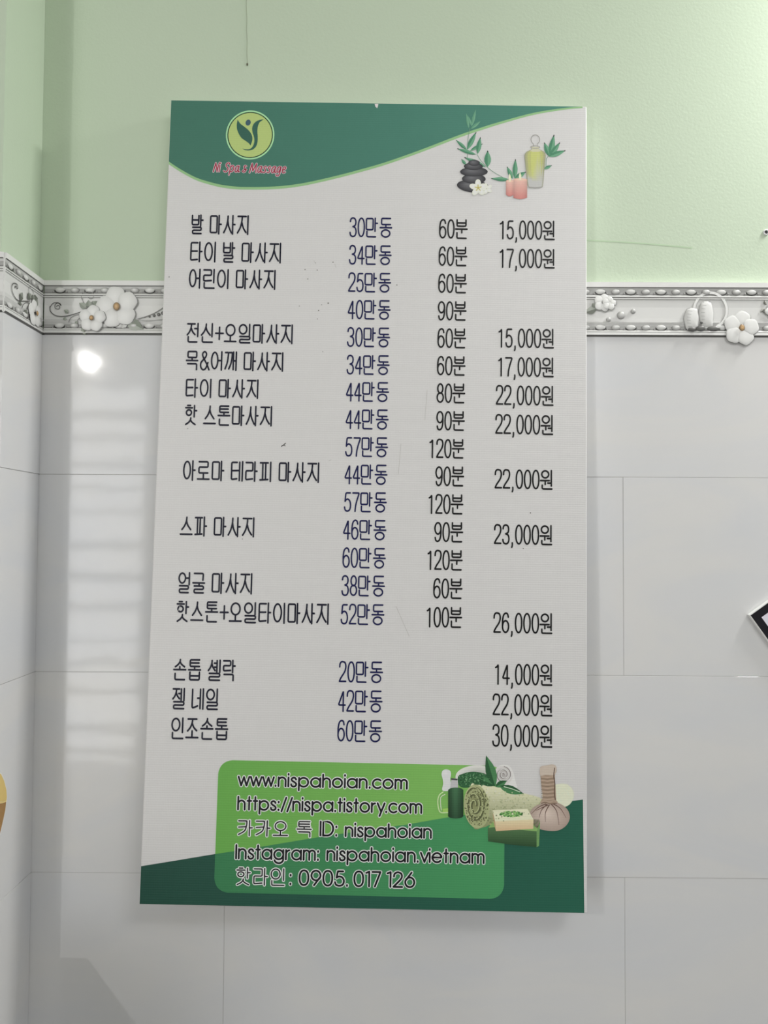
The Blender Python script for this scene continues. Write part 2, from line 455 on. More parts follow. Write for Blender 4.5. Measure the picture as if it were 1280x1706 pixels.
def px(surf, pts): return [surf.uv(*p) for p in pts]
def flower(parent, surf, cx, cy, r, rot, name='flower', squash=1.0, h=.0028, centre=True, n=5):
    k = Ink(surf, h); c = surf.uv(cx, cy); q = r/1088.0
    for i in range(n):
        a = rot+2*math.pi*i/n; pc_ = (c[0]+math.cos(a)*q*.56*squash, c[1]+math.sin(a)*q*.56)
        out = []
        for j in range(22):
            t = 2*math.pi*j/22; rr = q*(.47+.02*math.sin(5*t+i))
            x, y = rr*math.cos(t)*.98, rr*math.sin(t)*1.0
            out.append((pc_[0]+(x*math.cos(a)-y*math.sin(a))*squash, pc_[1]+x*math.sin(a)+y*math.cos(a)))
        k.ribbon([(u_+.0004*squash, v_-.0004) for u_, v_ in out], .0011, g(138), h-.0005+i*.0002, True)
        k.dome((pc_[0], pc_[1]), out, g(212), g(196), .0009, h+i*.0003)
    o_ = k.build(name, M_GLAZE, parent)
    if centre:
        k = Ink(surf, h+.0038)
        k.dome(c, ell(c[0], c[1], q*.155*squash, q*.19, 14), pc(196, 168, 128), pc(110, 88, 66), .0014)
        k.ribbon(ell(c[0], c[1], q*.15*squash, q*.185, 14), .0007, pc(96, 78, 60), h+.0040, True)
        for i in range(9):
            a = i*.7; k.fan((c[0]+math.cos(a)*q*.07*squash, c[1]+math.sin(a)*q*.08), ell(c[0]+math.cos(a)*q*.07*squash, c[1]+math.sin(a)*q*.08, .0005, .0005, 6), pc(215, 180, 120), pc(170, 120, 70), h+.0052)
        k.build('flower_centre', M_GLAZE, o_)
    return o_
def stroke_px(k, surf, pts, wpx, col, smooth=True, taper=None, h=None):
    p = px(surf, pts); p = catmull(p, 6) if smooth else p
    k.ribbon(p, wpx/1088.0, col, h, False, True, taper)
def Lz(x, y): return (x/4.414, 400+y/4.414)
def Rz(x, y): return (960+x/4.0, 440+y/4.0)
D1, D2, D3 = g(74), g(112), g(150)
# --- left stretch of the strip: scroll, leaves, two flowers, dotted fan
k = Ink(S_BACK, .0022)
stroke_px(k, S_BACK, [Lz(*p) for p in [(425, 495), (410, 480), (428, 465), (452, 482), (440, 518), (398, 520), (372, 492), (392, 466), (372, 492), (378, 530), (420, 560), (490, 562), (570, 540), (650, 515)]][8:], 1.3, D1)
stroke_px(k, S_BACK, [Lz(*p) for p in [(420, 492), (432, 482), (445, 495), (435, 510), (412, 505), (410, 480), (432, 464), (452, 484), (446, 470), (420, 463), (392, 470), (372, 500)]], 1.0, D1)
stroke_px(k, S_BACK, [Lz(*p) for p in [(510, 605), (525, 575), (560, 555), (610, 548)]], 1.1, D2)
stroke_px(k, S_BACK, [Lz(*p) for p in [(570, 610), (580, 585), (610, 565)]], 1.1, D2)
stroke_px(k, S_BACK, [Lz(*p) for p in [(655, 425), (670, 435), (690, 425), (690, 395), (655, 383), (615, 395), (603, 425), (625, 470), (650, 500)]], 1.1, D2)
stroke_px(k, S_BACK, [Lz(*p) for p in [(640, 500), (618, 470), (610, 430)]], 1.0, D3)
k.build('scroll', M_GLAZE, tr_b)
k = Ink(S_BACK, .0026)
for bb, tt, w_ in (((510, 538), (476, 517), 5), ((478, 595), (488, 570), 5), ((640, 505), (588, 465), 8), ((660, 498), (655, 445), 8), ((690, 490), (738, 455), 9), ((560, 618), (575, 600), 4),
                   ((690, 470), (690, 450), 5), ((935, 600), (1060, 660), 15)):
    k.leaf(S_BACK.uv(*Lz(*bb)), S_BACK.uv(*Lz(*tt)), w_*1.3/1088, pc(128, 134, 124), pc(150, 155, 146), None, .0006)
k.leaf(S_BACK.uv(*Lz(900, 650)), S_BACK.uv(*Lz(935, 592)), 11/1088, g(180), g(196), None, .0006)
k.leaf(S_BACK.uv(*Lz(612, 640)), S_BACK.uv(*Lz(632, 702)), 10/1088, pc(118, 122, 112), pc(140, 145, 135), None, .0004)
k.build('leaf', M_GLAZE, tr_b)
k = Ink(S_BACK, .0024)
stroke_px(k, S_BACK, [Lz(*p) for p in [(1010, 585), (1080, 565), (1150, 535), (1215, 490), (1260, 440)]], 1.4, D2)
stroke_px(k, S_BACK, [Lz(*p) for p in [(1010, 585), (1080, 597), (1150, 592), (1230, 580), (1290, 560)]], 1.4, D3)
for cx, cy, r in ((1070, 570, 4), (1104, 566, 8), (1137, 558, 11), (1170, 550, 13), (1203, 540, 15), (1238, 528, 16)):
    c = S_BACK.uv(*Lz(cx, cy)); k.dome(c, ell(c[0], c[1], r/4.414/1088, r/4.414/1088, 12), g(120), g(60), .0008)
k.build('dotted_fan', M_GLAZE, tr_b)
flower(tr_b, S_BACK, 196.7, 512.6, 35, math.radians(100), h=.0030)
flower(tr_b, S_BACK, 155.9, 532.0, 22.5, math.radians(85), h=.0046)
# --- right stretch: orchid, balls, jars with a hoop handle, pebbles, flower
flower(tr_b, S_BACK, *Rz(176, 262), 15, math.radians(75), 'orchid', h=.0034, centre=False)
flower(tr_b, S_BACK, *Rz(215, 268), 11.5, math.radians(10), 'orchid', h=.0046, centre=False)
k = Ink(S_BACK, .0026)
for bb, tt, w_ in (((132, 300), (60, 325), 9), ((130, 300), (108, 262), 7), ((68, 330), (52, 300), 7)):
    k.leaf(S_BACK.uv(*Rz(*bb)), S_BACK.uv(*Rz(*tt)), w_*1.4/1088, pc(120, 124, 116), pc(146, 150, 142), None, .0006)
k.build('leaf', M_GLAZE, tr_b)
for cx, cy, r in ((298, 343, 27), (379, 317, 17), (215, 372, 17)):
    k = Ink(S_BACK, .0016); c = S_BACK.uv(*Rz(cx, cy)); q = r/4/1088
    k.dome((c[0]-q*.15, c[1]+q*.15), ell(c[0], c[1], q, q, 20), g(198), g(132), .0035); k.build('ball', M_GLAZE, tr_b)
k = Ink(S_BACK, .0022); c = S_BACK.uv(*Rz(893, 310))
k.ribbon(ell(c[0], c[1], 108/4/1088, 118/4/1088, 40, 0, math.radians(-65), math.radians(172)), 4.6/1088, g(212))
k.ribbon(ell(c[0]+.0005, c[1], 116/4/1088, 126/4/1088, 40, 0, math.radians(-60), math.radians(165)), .8/1088, g(140), .0018)
k.ribbon(ell(c[0], c[1], 99/4/1088, 109/4/1088, 40, 0, math.radians(-50), math.radians(170)), .7/1088, g(150), .0024)
k.build('hoop_handle', M_GLAZE, tr_b)
for prof in ([(742, 298), (724, 330), (715, 365), (722, 400), (738, 440), (802, 440), (812, 400), (816, 360), (808, 325), (798, 298)],
             [(836, 256), (818, 300), (816, 345), (826, 390), (840, 425), (900, 425), (908, 380), (911, 340), (905, 295), (890, 256)]):
    k = Ink(S_BACK, .0026); p = catmull(px(S_BACK, [Rz(*q) for q in prof]), 3, True)
    c = (sum(q[0] for q in p)/len(p), sum(q[1] for q in p)/len(p))
    k.ribbon(p, .8/1088, g(150), .0024, True); k.dome((c[0]-.001, c[1]), p, g(206), g(184), .0030)
    jar = k.build('jar', M_GLAZE, tr_b)
    k = Ink(S_BACK, .0056); stroke_px(k, S_BACK, [Rz(prof[0][0]+4, prof[0][1]+3), Rz(prof[-1][0]-2, prof[-1][1]+2)], 1.2, g(80), False, None, .0034)
    for i in range(1, 7):
        f = i/7; y = prof[0][1]+(prof[4][1]-prof[0][1])*f; xl = prof[0][0]-18*math.sin(f*3); 
        stroke_px(k, S_BACK, [Rz(xl+6, y), Rz(xl+30, y+2)], .6, g(160), False, None, .0056)
    k.build('rim', M_GLAZE, jar)
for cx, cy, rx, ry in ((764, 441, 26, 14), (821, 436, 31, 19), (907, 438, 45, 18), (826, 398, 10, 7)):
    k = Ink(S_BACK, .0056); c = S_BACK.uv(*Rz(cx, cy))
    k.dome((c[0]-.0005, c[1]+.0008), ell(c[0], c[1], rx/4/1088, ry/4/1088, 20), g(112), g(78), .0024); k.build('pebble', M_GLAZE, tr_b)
flower(tr_b, S_BACK, *Rz(1092, 432), 29, math.radians(80), h=.0036)
k = Ink(S_BACK, .0026)
for bb, tt, w_ in (((1262, 275), (1250, 245), 5), ((1245, 330), (1268, 310), 6), ((1290, 290), (1300, 250), 6), ((1250, 300), (1225, 325), 5)):
    k.leaf(S_BACK.uv(*Rz(*bb)), S_BACK.uv(*Rz(*tt)), w_*1.3/1088, pc(105, 106, 100), pc(150, 150, 145), None, .0006)
k.build('leaf', M_GLAZE, tr_b)
flower(tr_b, S_BACK, *Rz(1300, 318), 12, math.radians(40), 'orchid', h=.0034, centre=False)
# --- left wall: scroll, leaves, flower
def Wz(x, y): return (x/10.663, 380+y/10.663)
k = Ink(S_LEFT, .0022)
stroke_px(k, S_LEFT, [Wz(*p) for p in [(250, 1060), (240, 1040), (262, 1035), (280, 1075), (290, 1060), (285, 1010), (245, 980), (205, 990), (185, 1060), (205, 1160), (255, 1250), (320, 1295), (400, 1298), (500, 1300)]], 1.5, D1)
stroke_px(k, S_LEFT, [Wz(*p) for p in [(365, 1420), (390, 1360), (440, 1325), (500, 1330)]], 1.4, D2)
stroke_px(k, S_LEFT, [Wz(*p) for p in [(435, 1500), (455, 1420), (500, 1365)]], 1.4, D2)
stroke_px(k, S_LEFT, [Wz(*p) for p in [(575, 1160), (560, 1110), (500, 1040), (488, 1120), (520, 1290)]], 1.2, D2)
k.build('scroll', M_GLAZE, tr_l)
k = Ink(S_LEFT, .0026)
for bb, tt, w_ in (((375, 1255), (322, 1170), 10), ((330, 1370), (330, 1310), 8), ((510, 1270), (472, 1150), 10), ((560, 1270), (548, 1180), 10), ((590, 1310), (640, 1240), 12), ((435, 1520), (440, 1460), 9)):
    k.leaf(S_LEFT.uv(*Wz(*bb)), S_LEFT.uv(*Wz(*tt)), w_*1.6/1088, pc(96, 100, 92), pc(130, 134, 126), None, .0006)
k.build('leaf', M_GLAZE, tr_l)
flower(tr_l, S_LEFT, 54.5, 522, 22, math.radians(95), h=.0030)

# ------------------------------------------------------------------ marks on the green wall
k = Ink(S_PLAS, .0003)
stroke_px(k, S_PLAS, [(960, 399.5), (1040, 403.5), (1100, 408), (1153, 413)], 2.2, (0.52, 0.68, 0.46), True, lambda t: 1.0)
o = k.build('plaster_ridge', M_CARD, back)
c = S_PLAS.uv(1276.3, 387.5)
b = MB(); q = 1/1088
b.lathe([(5.0*q, 0), (5.0*q, .0014), (4.2*q, .0022), (3.2*q, .0020), (2.6*q, .0006), (0.01*q, .0006)], (0, 0, 0), [(0.8,)*3, (0.8,)*3, (0.8,)*3, (0.7,)*3, (0.10,)*3, (0.05,)*3])
o = b.build('wall_plug', M_CARD); o.rotation_euler = (math.pi/2, 0, 0); o.location = (c[0], PT, c[1])
tag(o, 'small white plug with a dark hole in the green wall, right edge above the border', 'wall plug')
b = MB(); p0, p1 = S_PLAS.uv(409.5, -60), S_PLAS.uv(412.2, 108)
N = 24
pts = [(p0[0]+(p1[0]-p0[0])*i/N+.0004*math.sin(i*1.1), PT-.0006, p0[1]+(p1[1]-p0[1])*i/N) for i in range(N+1)]
for a_, c_ in zip(pts, pts[1:]):
    r_ = .00028
    b.add([(a_[0]-r_, a_[1]+.0005, a_[2]), (a_[0], a_[1]-r_, a_[2]), (a_[0]+r_, a_[1]+.0005, a_[2]), (c_[0]-r_, c_[1]+.0005, c_[2]), (c_[0], c_[1]-r_, c_[2]), (c_[0]+r_, c_[1]+.0005, c_[2])],
          [(0, 1, 4, 3), (1, 2, 5, 4)], pc(120, 124, 104))
th = b.build('thread', M_CARD); tag(th, 'thin dark thread with a knot hanging on the green wall above the round emblem', 'thread')
b = MB(); b.ellipsoid((p1[0], PT-.0012, p1[1]), (.0012, .0012, .0022), pc(70, 68, 50)); b.build('knot', M_CARD, th)

# ------------------------------------------------------------------ the price board
TL, TR_, BL = Vector((-.3387, -.0208, 2.1184)), Vector((.2987, -.0192, 2.1105)), Vector((-.3535, -.067, .9252))
BX = (TR_-TL).normalized(); BZ = (TL-BL); BZ = (BZ-BX*BZ.dot(BX)).normalized(); BN = BX.cross(BZ)
BW, BH = 0.63747, 1.19419
BO = BL+BX*BW/2
bmx = Matrix((BX, -BN, BZ)).transposed().to_4x4(); bmx.translation = BO
SIGN = empty('price_board', bmx)
tag(SIGN, 'tall white price board with green header and Korean massage menu on the wall', 'sign')
S_B = Surf(BO, BX, BZ, BN, True)
HW = BW/2
BT = 0.0285
b = MB(); b.box((-HW, 0, 0), (HW, .004, BH), (0.80, 0.79, 0.785), .0012); b.build('panel', M_PRINT, SIGN)
b = MB()
for x0, x1, z0, z1 in ((-HW+.001, -HW+.024, .001, BH-.001), (HW-.024, HW-.001, .001, BH-.001), (-HW+.024, HW-.024, .001, .024), (-HW+.024, HW-.024, BH-.024, BH-.001), (-HW+.024, HW-.024, BH/2-.012, BH/2+.012)):
    b.box((x0, .0041, z0), (x1, BT, z1), (0.78, 0.775, 0.77), .001)
b.build('back_frame', M_CARD, SIGN)

def clampuv(p): return (max(-HW+.0006, min(HW-.0006, p[0])), max(.0006, min(BH-.0006, p[1])))
def bp(pts): return [S_B.uv(*p) for p in pts]
# --- header
REF['v'] = 196
edge = [(281, 273.5), (300, 286), (325, 299.5), (347, 307), (370, 312.5), (397, 315.6), (425, 316), (450, 315.5), (475, 313.8), (503, 310), (530, 304.5), (560, 297.5), (590, 289.7), (640, 275.5), (700, 254.5), (765, 229.5), (805, 216), (840, 205), (890, 191.3), (940, 183), (971, 180)]
edge_uv = catmull(bp(edge), 4)
def header_shape(off, endx):
    pts = []
    for u, v in edge_uv: pts.append((max(u, -HW+.0006), v+off))
    return [(-HW+.0006, BH-.0006)]+[clampuv(p) for p in pts]+[(pts[-1][0]+.0, BH-.0006)]
k = Ink(S_B, .00012); k.poly(header_shape(0, 0), pc(138, 178, 128)); k.build('header_stripe', M_PRINT, SIGN)
k = Ink(S_B, .00022)
n_ = len(edge_uv)
dk = [(max(u, -HW+.0006), v+(.0042 if i < n_*.8 else .0042*(1-(i/n_-.8)*2.4))) for i, (u, v) in enumerate(edge_uv)]
k.poly([(-HW+.0006, BH-.0006)]+[clampuv(p) for p in dk]+[(dk[-1][0], BH-.0006)], None, None, lambda u, v: tuple(a_+(c_-a_)*min(1, max(0, (u+HW)/BW)) for a_, c_ in zip(pc(62, 107, 92), pc(72, 124, 110))))  # paler than the foot's green: gloss veil on the print is put into the colour
k.build('header_band', M_PRINT, SIGN)
# --- emblem
def Ez(x, y): return (330+x/7.53, 170+y/7.53)
def E(*pts): return bp([Ez(*p) for p in pts])
k = Ink(S_B, .00032); c = S_B.uv(*Ez(655, 414)); q = 1/7.53/1120
k.fan(c, ell(c[0], c[1], 313*q, 329*q, 56), pc(158, 204, 158), pc(158, 204, 158))
k.fan(c, ell(c[0], c[1], 294*q, 309*q, 56), pc(34, 66, 44), pc(34, 66, 44))
k.fan(c, ell(c[0], c[1], 281*q, 296*q, 56), pc(168, 186, 116), pc(168, 186, 116))
emb = k.build('emblem', M_PRINT, SIGN)
k = Ink(S_B, .00042); DG = pc(52, 92, 80)
k.poly(catmull(E((497, 222), (530, 270), (580, 310), (630, 350), (665, 395), (682, 440), (680, 490), (660, 547)), 5)+catmull(E((640, 520), (600, 490), (550, 455), (515, 405), (490, 340), (487, 280)), 5), DG)
k.poly(catmull(E((828, 219), (790, 223), (740, 240), (700, 275), (681, 325), (684, 380), (700, 430), (708, 480), (700, 530), (680, 568), (650, 590), (600, 594), (556, 584)), 5)
       + catmull(E((590, 606), (640, 609), (690, 597), (730, 557), (748, 500), (750, 430), (746, 370), (752, 310), (770, 262), (800, 236)), 5), DG)
c = S_B.uv(*Ez(630, 260)); k.poly(ell(c[0], c[1], 33*q, 41*q, 24, -0.25), pc(62, 88, 100))
k.build('emblem_figure', M_PRINT, emb)

# ------------------------------------------------------------------ stroke lettering
def sq(p): return ('c', p)
def sm(p): return ('s', p)
def oo(cx, cy, rx, ry, e=2.0):
    out = []
    for i in range(30):
        a = 2*math.pi*i/30; c_, s_ = math.cos(a), math.sin(a)
        out.append((cx+rx*math.copysign(abs(c_)**(2/e), c_), cy+ry*math.copysign(abs(s_)**(2/e), s_)))
    return ('o', out)
def fit(strokes, x0, y0, x1, y1):
    return [(t, [(x0+(x1-x0)*a_, y0+(y1-y0)*b_) for a_, b_ in p]) for t, p in strokes]
CHO = 'ㄱㄲㄴㄷㄸㄹㅁㅂㅃㅅㅆㅇㅈㅉㅊㅋㅌㅍㅎ'
JUNG = 'ㅏㅐㅑㅒㅓㅔㅕㅖㅗㅘㅙㅚㅛㅜㅝㅞㅟㅠㅡㅢㅣ'
JONG = ['', 'ㄱ', 'ㄲ', 'ㄳ', 'ㄴ', 'ㄵ', 'ㄶ', 'ㄷ', 'ㄹ', 'ㄺ', 'ㄻ', 'ㄼ', 'ㄽ', 'ㄾ', 'ㄿ', 'ㅀ', 'ㅁ', 'ㅂ', 'ㅄ', 'ㅅ', 'ㅆ', 'ㅇ', 'ㅈ', 'ㅊ', 'ㅋ', 'ㅌ', 'ㅍ', 'ㅎ']
def jamo(j, side):
    """strokes in a unit box, y down; side: the letter stands left of an upright vowel"""
    if j == 'ㄱ': return [sq([(0, 0), (1, 0), (1, 1)])]
    if j == 'ㄲ': return [sm([(0, 0), (.2, 0), (.42, .02), (.40, .3), (.28, .65), (0, 1)]), sm([(.56, 0), (.8, 0), (1, .02), (.98, .3), (.86, .65), (.55, 1)])]
    if j == 'ㄴ': return [sm([(0, 0), (0, .5), (0, .88), (.06, 1), (.4, .99), (1, .91)])] if side else [sq([(0, 0), (0, 1), (1, 1)])]
    if j == 'ㄷ': return [sq([(1, 0), (0, 0), (0, 1), (1, 1)])]
    if j == 'ㄹ':
        p = [(0, 0), (1, 0), (1, .48), (0, .48), (0, 1), (1, 1 if not side else .95)]
        return [sq(p)]
    if j == 'ㅁ': return [('q', [(0, 0), (1, 0), (1, 1), (0, 1)])]
    if j == 'ㅂ': return [sq([(0, 0), (0, 1), (1, 1), (1, 0)]), sq([(0, .48), (1, .48)])]
    if j == 'ㅅ': return [sm([(.52, 0), (.48, .3), (.3, .68), (0, 1)]), sm([(.5, .28), (.64, .62), (1, 1)])]
    if j == 'ㅇ': return [oo(.5, .5, .5, .5)]
    if j == 'ㅈ': return [sq([(.02, 0), (.98, 0)]), sm([(.52, 0), (.48, .32), (.3, .7), (0, 1)]), sm([(.5, .38), (.68, .7), (1, .97)])]
    if j == 'ㅋ': return [sm([(0, 0), (.4, 0), (.9, 0), (.98, .06), (.92, .42), (.7, .74), (0.02, 1)]), sq([(0, .46), (.9, .42)])]
    if j == 'ㅌ': return [sq([(1, 0), (0, 0), (0, 1), (1, 1 if not side else .96)]), sq([(0, .49), (.95, .48)])]
    if j == 'ㅍ': return [sq([(0, 0), (1, 0)]), sq([(.32, 0), (.32, .98)]), sq([(.7, 0), (.7, .97)]), sq([(0, 1), (1, .97)])]
    if j == 'ㅎ': return [sq([(.28, 0), (.72, 0)]), sq([(0, .23), (1, .23)]), oo(.5, .72, .38, .28)]
def hangul(ch):
    k_ = ord(ch)-0xAC00; c_, v_, f_ = CHO[k_//588], JUNG[(k_ % 588)//28], JONG[k_ % 28]
    S = []
    if v_ in 'ㅏㅐㅓㅔㅖㅣ':
        yb = 1.0 if not f_ else (.60 if f_ in 'ㄹㅂㄱㅅ' else .70)
        iy = (.03, .93) if not f_ else (.02, yb-.08)
        tk = .48 if not f_ else .27
        if v_ == 'ㅏ': S += [sq([(.80, 0), (.80, yb)]), sq([(.80, tk), (1.0, tk)])]; ix = (.03, .62)
        if v_ == 'ㅣ': S += [sq([(.93, 0), (.93, yb)])]; ix = (.03, .70)
        if v_ == 'ㅓ': S += [sq([(.92, 0), (.92, yb)]), sq([(.64, tk), (.92, tk)])]; ix = (.03, .60)
        if v_ == 'ㅐ': S += [sq([(.72, 0), (.72, yb*.97)]), sq([(.97, 0), (.97, yb)]), sq([(.72, tk), (.97, tk)])]; ix = (.0, .60)
        if v_ in 'ㅔㅖ':
            S += [sq([(.72, 0.02), (.72, yb*.98)]), sq([(.97, 0), (.97, yb)])]; ix = (.03, .50)
            for t_ in ((tk-.02,) if v_ == 'ㅔ' else (tk-.12, tk+.08)): S.append(sq([(.50, t_), (.72, t_)]))
        if c_ in 'ㅅㅈ': ix = (ix[0]-.03, ix[1]+.07)
        if c_ == 'ㅇ': ix = (ix[0], ix[1]-.02)
        if c_ == 'ㅎ': iy = (0.0, .52)
        S += fit(jamo(c_, True), ix[0], iy[0], ix[1], iy[1])
        if f_:
            y0 = {'ㄴ': .72, 'ㄹ': .66, 'ㅂ': .62, 'ㄱ': .70, 'ㅅ': .66}[f_]
            x0, x1 = (.09, .86) if f_ != 'ㅅ' else (.08, .9)
            if v_ in 'ㅣㅔㅖ': x1 = .97
            S += fit(jamo(f_, False), x0, y0, x1, 1)
    elif v_ in 'ㅗㅜㅡ':
        if not f_:
            if v_ == 'ㅡ': S += [sq([(0, .93), (1, .93)])]; iy = (.02, .68)
            if v_ == 'ㅗ': S += [sq([(0, .94), (1, .94)]), sq([(.5, .62), (.5, .94)])]; iy = (.03, .62)
            S += fit(jamo(c_, False), .12 if c_ != 'ㄹ' else .1, iy[0], .88, iy[1])
        else:
            if v_ == 'ㅗ':
                bar = .50; iy = (.0, .33 if c_ != 'ㅅ' else .36)
                S += [sq([(0, bar), (1, bar)]), sq([(.5, iy[1]), (.5, bar)])]
            else:
                bar = .50; iy = (.0, .34 if c_ != 'ㄱ' else .32)
                S += [sq([(0, bar), (1, bar)]), sq([(.54, bar), (.54, .70 if f_ == 'ㄴ' else .62)])]
            if c_ == 'ㄱ': S += [sq([(.1, 0.02), (.88, 0.02), (.86, .36)])]
            else: S += fit(jamo(c_, False), .12, iy[0], .90, iy[1])
            y0 = {'ㄴ': .70, 'ㅇ': .62, 'ㄹ': .66, 'ㄱ': .68, 'ㅂ': .62}[f_]
            S += fit(jamo(f_, False), .12, y0, .92 if f_ != 'ㅇ' else .86, 1)
    elif v_ == 'ㅝ':
        S += fit(jamo(c_, True), .10, .02, .70, .40) + [sq([(0, .55), (.76, .55)]), sq([(.40, .55), (.40, .76)]), sq([(.62, .68), (.93, .68)]), sq([(.93, 0), (.93, .84)])]
        S += fit(jamo(f_, False), .14, .80, .98, 1)
    return S
def digit(d):
    """narrow grotesque figure in a unit box"""
    if d == '0': return [oo(.5, .5, .44, .49, 2.15)]
    if d == '1': return [sq([(.22, .17), (.42, .14), (.58, .02), (.58, 1)])]
    if d == '2': return [sm([(.06, .26), (.1, .1), (.28, .01), (.5, 0), (.78, .04), (.92, .18), (.9, .34), (.74, .52), (.3, .78), (.1, .93), (.06, .98)]), sq([(.06, .98), (.94, .98)])]
    if d == '3': return [sm([(.08, .2), (.16, .06), (.45, 0), (.76, .06), (.88, .22), (.78, .4), (.45, .47)]), sm([(.45, .47), (.8, .54), (.93, .74), (.8, .94), (.48, 1), (.16, .94), (.05, .78)])]
    if d == '4': return [sq([(.70, 1), (.70, .02), (.04, .70), (.98, .70)])]
    if d == '5': return [sq([(.86, .02), (.22, .02), (.13, .47)]), sm([(.13, .47), (.3, .38), (.55, .36), (.82, .46), (.93, .68), (.82, .91), (.5, .99), (.18, .94), (.06, .78)])]
    if d == '6': return [sm([(.88, .2), (.78, .05), (.52, 0), (.22, .1), (.08, .36), (.07, .62)]), oo(.5, .69, .43, .30)]
    if d == '7': return [sq([(.06, .02), (.94, .02), (.94, .08)]), sm([(.94, .08), (.66, .42), (.48, .72), (.42, 1)])]
    if d == '8': return [oo(.5, .25, .37, .25), oo(.5, .735, .44, .255)]
    if d == '9': return [sm([(.12, .8), (.22, .95), (.48, 1), (.78, .9), (.92, .64), (.93, .38)]), oo(.5, .31, .43, .30)]
    if d == ',': return [sm([(.5, .95), (.52, 1.03), (.46, 1.12), (.34, 1.18)])]
    if d == '+': return [sq([(.5, .18), (.5, .84)]), sq([(.0, .51), (1, .51)])]
    if d == '&': return [sm([(1, 1), (.7, .66), (.28, .28), (.24, .1), (.45, 0.0), (.66, .1), (.6, .28), (.3, .46), (.06, .62), (.05, .84), (.3, 1), (.62, .92), (.86, .6)])]
def menu_run(txt):
    """glyph strokes with widths: figures .60, syllables 1"""
    x = 0; out = []
    for ch in txt:
        if ch == ' ': x += .42; continue
        if '가' <= ch <= '힣': w_, adv, st = 1.0, 1.25, hangul(ch)
        elif ch == ',': w_, adv, st = .26, .40, digit(ch)
        elif ch == '+': w_, adv, st = .66, .80, digit(ch)
        elif ch == '&': w_, adv, st = .78, .96, digit(ch)
        else: w_, adv, st = .60, .715, digit(ch)
        out.append((x, w_, st)); last = x+w_; x += adv
    return out, last
def set_strokes(k, st, tx, wd, col, h, r):
    for t, p in st:
        q_ = [tx(*a_) for a_ in p]
        if t == 'c' and r < .0005:
            for a_, c_ in zip(q_, q_[1:]): k.ribbon([a_, c_], wd, col, h)
        elif t == 'c': k.ribbon(round_corners(q_, r), wd, col, h)
        elif t == 's': k.ribbon(catmull(q_, 5), wd, col, h)
        elif t == 'o': k.ribbon(q_, wd, col, h, True)
        elif t == 'q':
            mid = [((q_[0][0]+q_[1][0])/2, (q_[0][1]+q_[1][1])/2)]
            k.ribbon(round_corners(mid+q_[1:]+[q_[0]]+mid, r), wd, col, h, True)
NIB = 0.86        # upright strokes are thinner than level ones
def menu_line(name, txt, x0, x1, top, bot, col, wpx=2.65):
    u0, vt = S_B.uv(x0, top); _, vb = S_B.uv(x0-(bot-top)*.03, bot); u1, _ = S_B.uv(x1, top+(x1-x0)*.0125)
    run, last = menu_run(txt); wd = wpx/1115.0; H = vt-vb-wd; sx = (u1-u0-wd)/last
    k = Ink(S_B, .00045); k.usc = NIB
    for gx, gw, st in run:
        tx = lambda a_, b_, gx=gx, gw=gw: ((u0+wd/2+(gx+a_*gw)*sx)/NIB, vt-wd/2-b_*H)
        set_strokes(k, st, tx, wd, col, None, .0022)
    return k.build(name, M_PRINT, SIGN)

REF['v'] = 196
NAVY, BLUE, BLACK = pc(17, 18, 36), pc(17, 21, 68), pc(14, 14, 16)
for t, x0, x1, a_, c_ in (
    ('발 마사지', 319, 416.5, 357, 390.5), ('타이 발 마사지', 317, 470.5, 402, 437), ('어린이 마사지', 314.8, 461.3, 447.3, 481),
    ('전신+오일마사지', 311.5, 490, 537.5, 571), ('목&어깨 마사지', 310, 474.2, 584, 617), ('타이 마사지', 309.3, 432.8, 630, 663),
    ('핫 스톤마사지', 307.8, 455.5, 674, 708.5), ('아로마 테라피 마사지', 305, 534, 766.3, 801), ('스파 마사지', 300.3, 426, 859.5, 893.5),
    ('얼굴 마사지', 297, 422.5, 952.5, 988.5), ('핫스톤+오일타이마사지', 293.7, 550, 1000.5, 1036.3), ('손톱 셸락', 289, 393.8, 1097, 1133.5),
    ('젤 네일', 287.4, 365.2, 1145.3, 1181.8), ('인조손톱', 285.2, 381.4, 1194.5, 1231.5)):
    menu_line('service_lettering', t, x0, x1, a_, c_, NAVY, 3.0)
P2 = ['30', '34', '25', '40', '30', '34', '44', '44', '57', '44', '57', '46', '60', '38', '52', '20', '42', '60']
G2 = [(582, 654.2, 361.8, 395.3), (581.2, 653.3, 407.8, 441), (579.8, 652.4, 453.7, 486.8), (578.8, 651.6, 499, 532), (578, 650.7, 544.7, 578), (577.3, 650, 590.8, 624),
      (575.8, 649, 635.5, 669), (575.2, 648.3, 681, 715), (574.8, 647.3, 727.3, 761), (573.4, 646.3, 773, 807), (572.7, 645.2, 819, 853), (571, 644.5, 865, 899.3),
      (570.2, 643.6, 911.6, 946.3), (568.7, 642.2, 957.8, 993), (567.2, 641.3, 1005.4, 1040.6), (564.4, 639, 1100.8, 1137), (562.8, 638.2, 1149, 1186), (561.7, 637.4, 1198.7, 1235.5)]
for t, q_ in zip(P2, G2): menu_line('dong_price_lettering', t+'만동', *q_, BLUE, 2.75)
P3 = ['60', '60', '60', '90', '60', '60', '80', '90', '120', '90', '120', '90', '120', '60', '100']
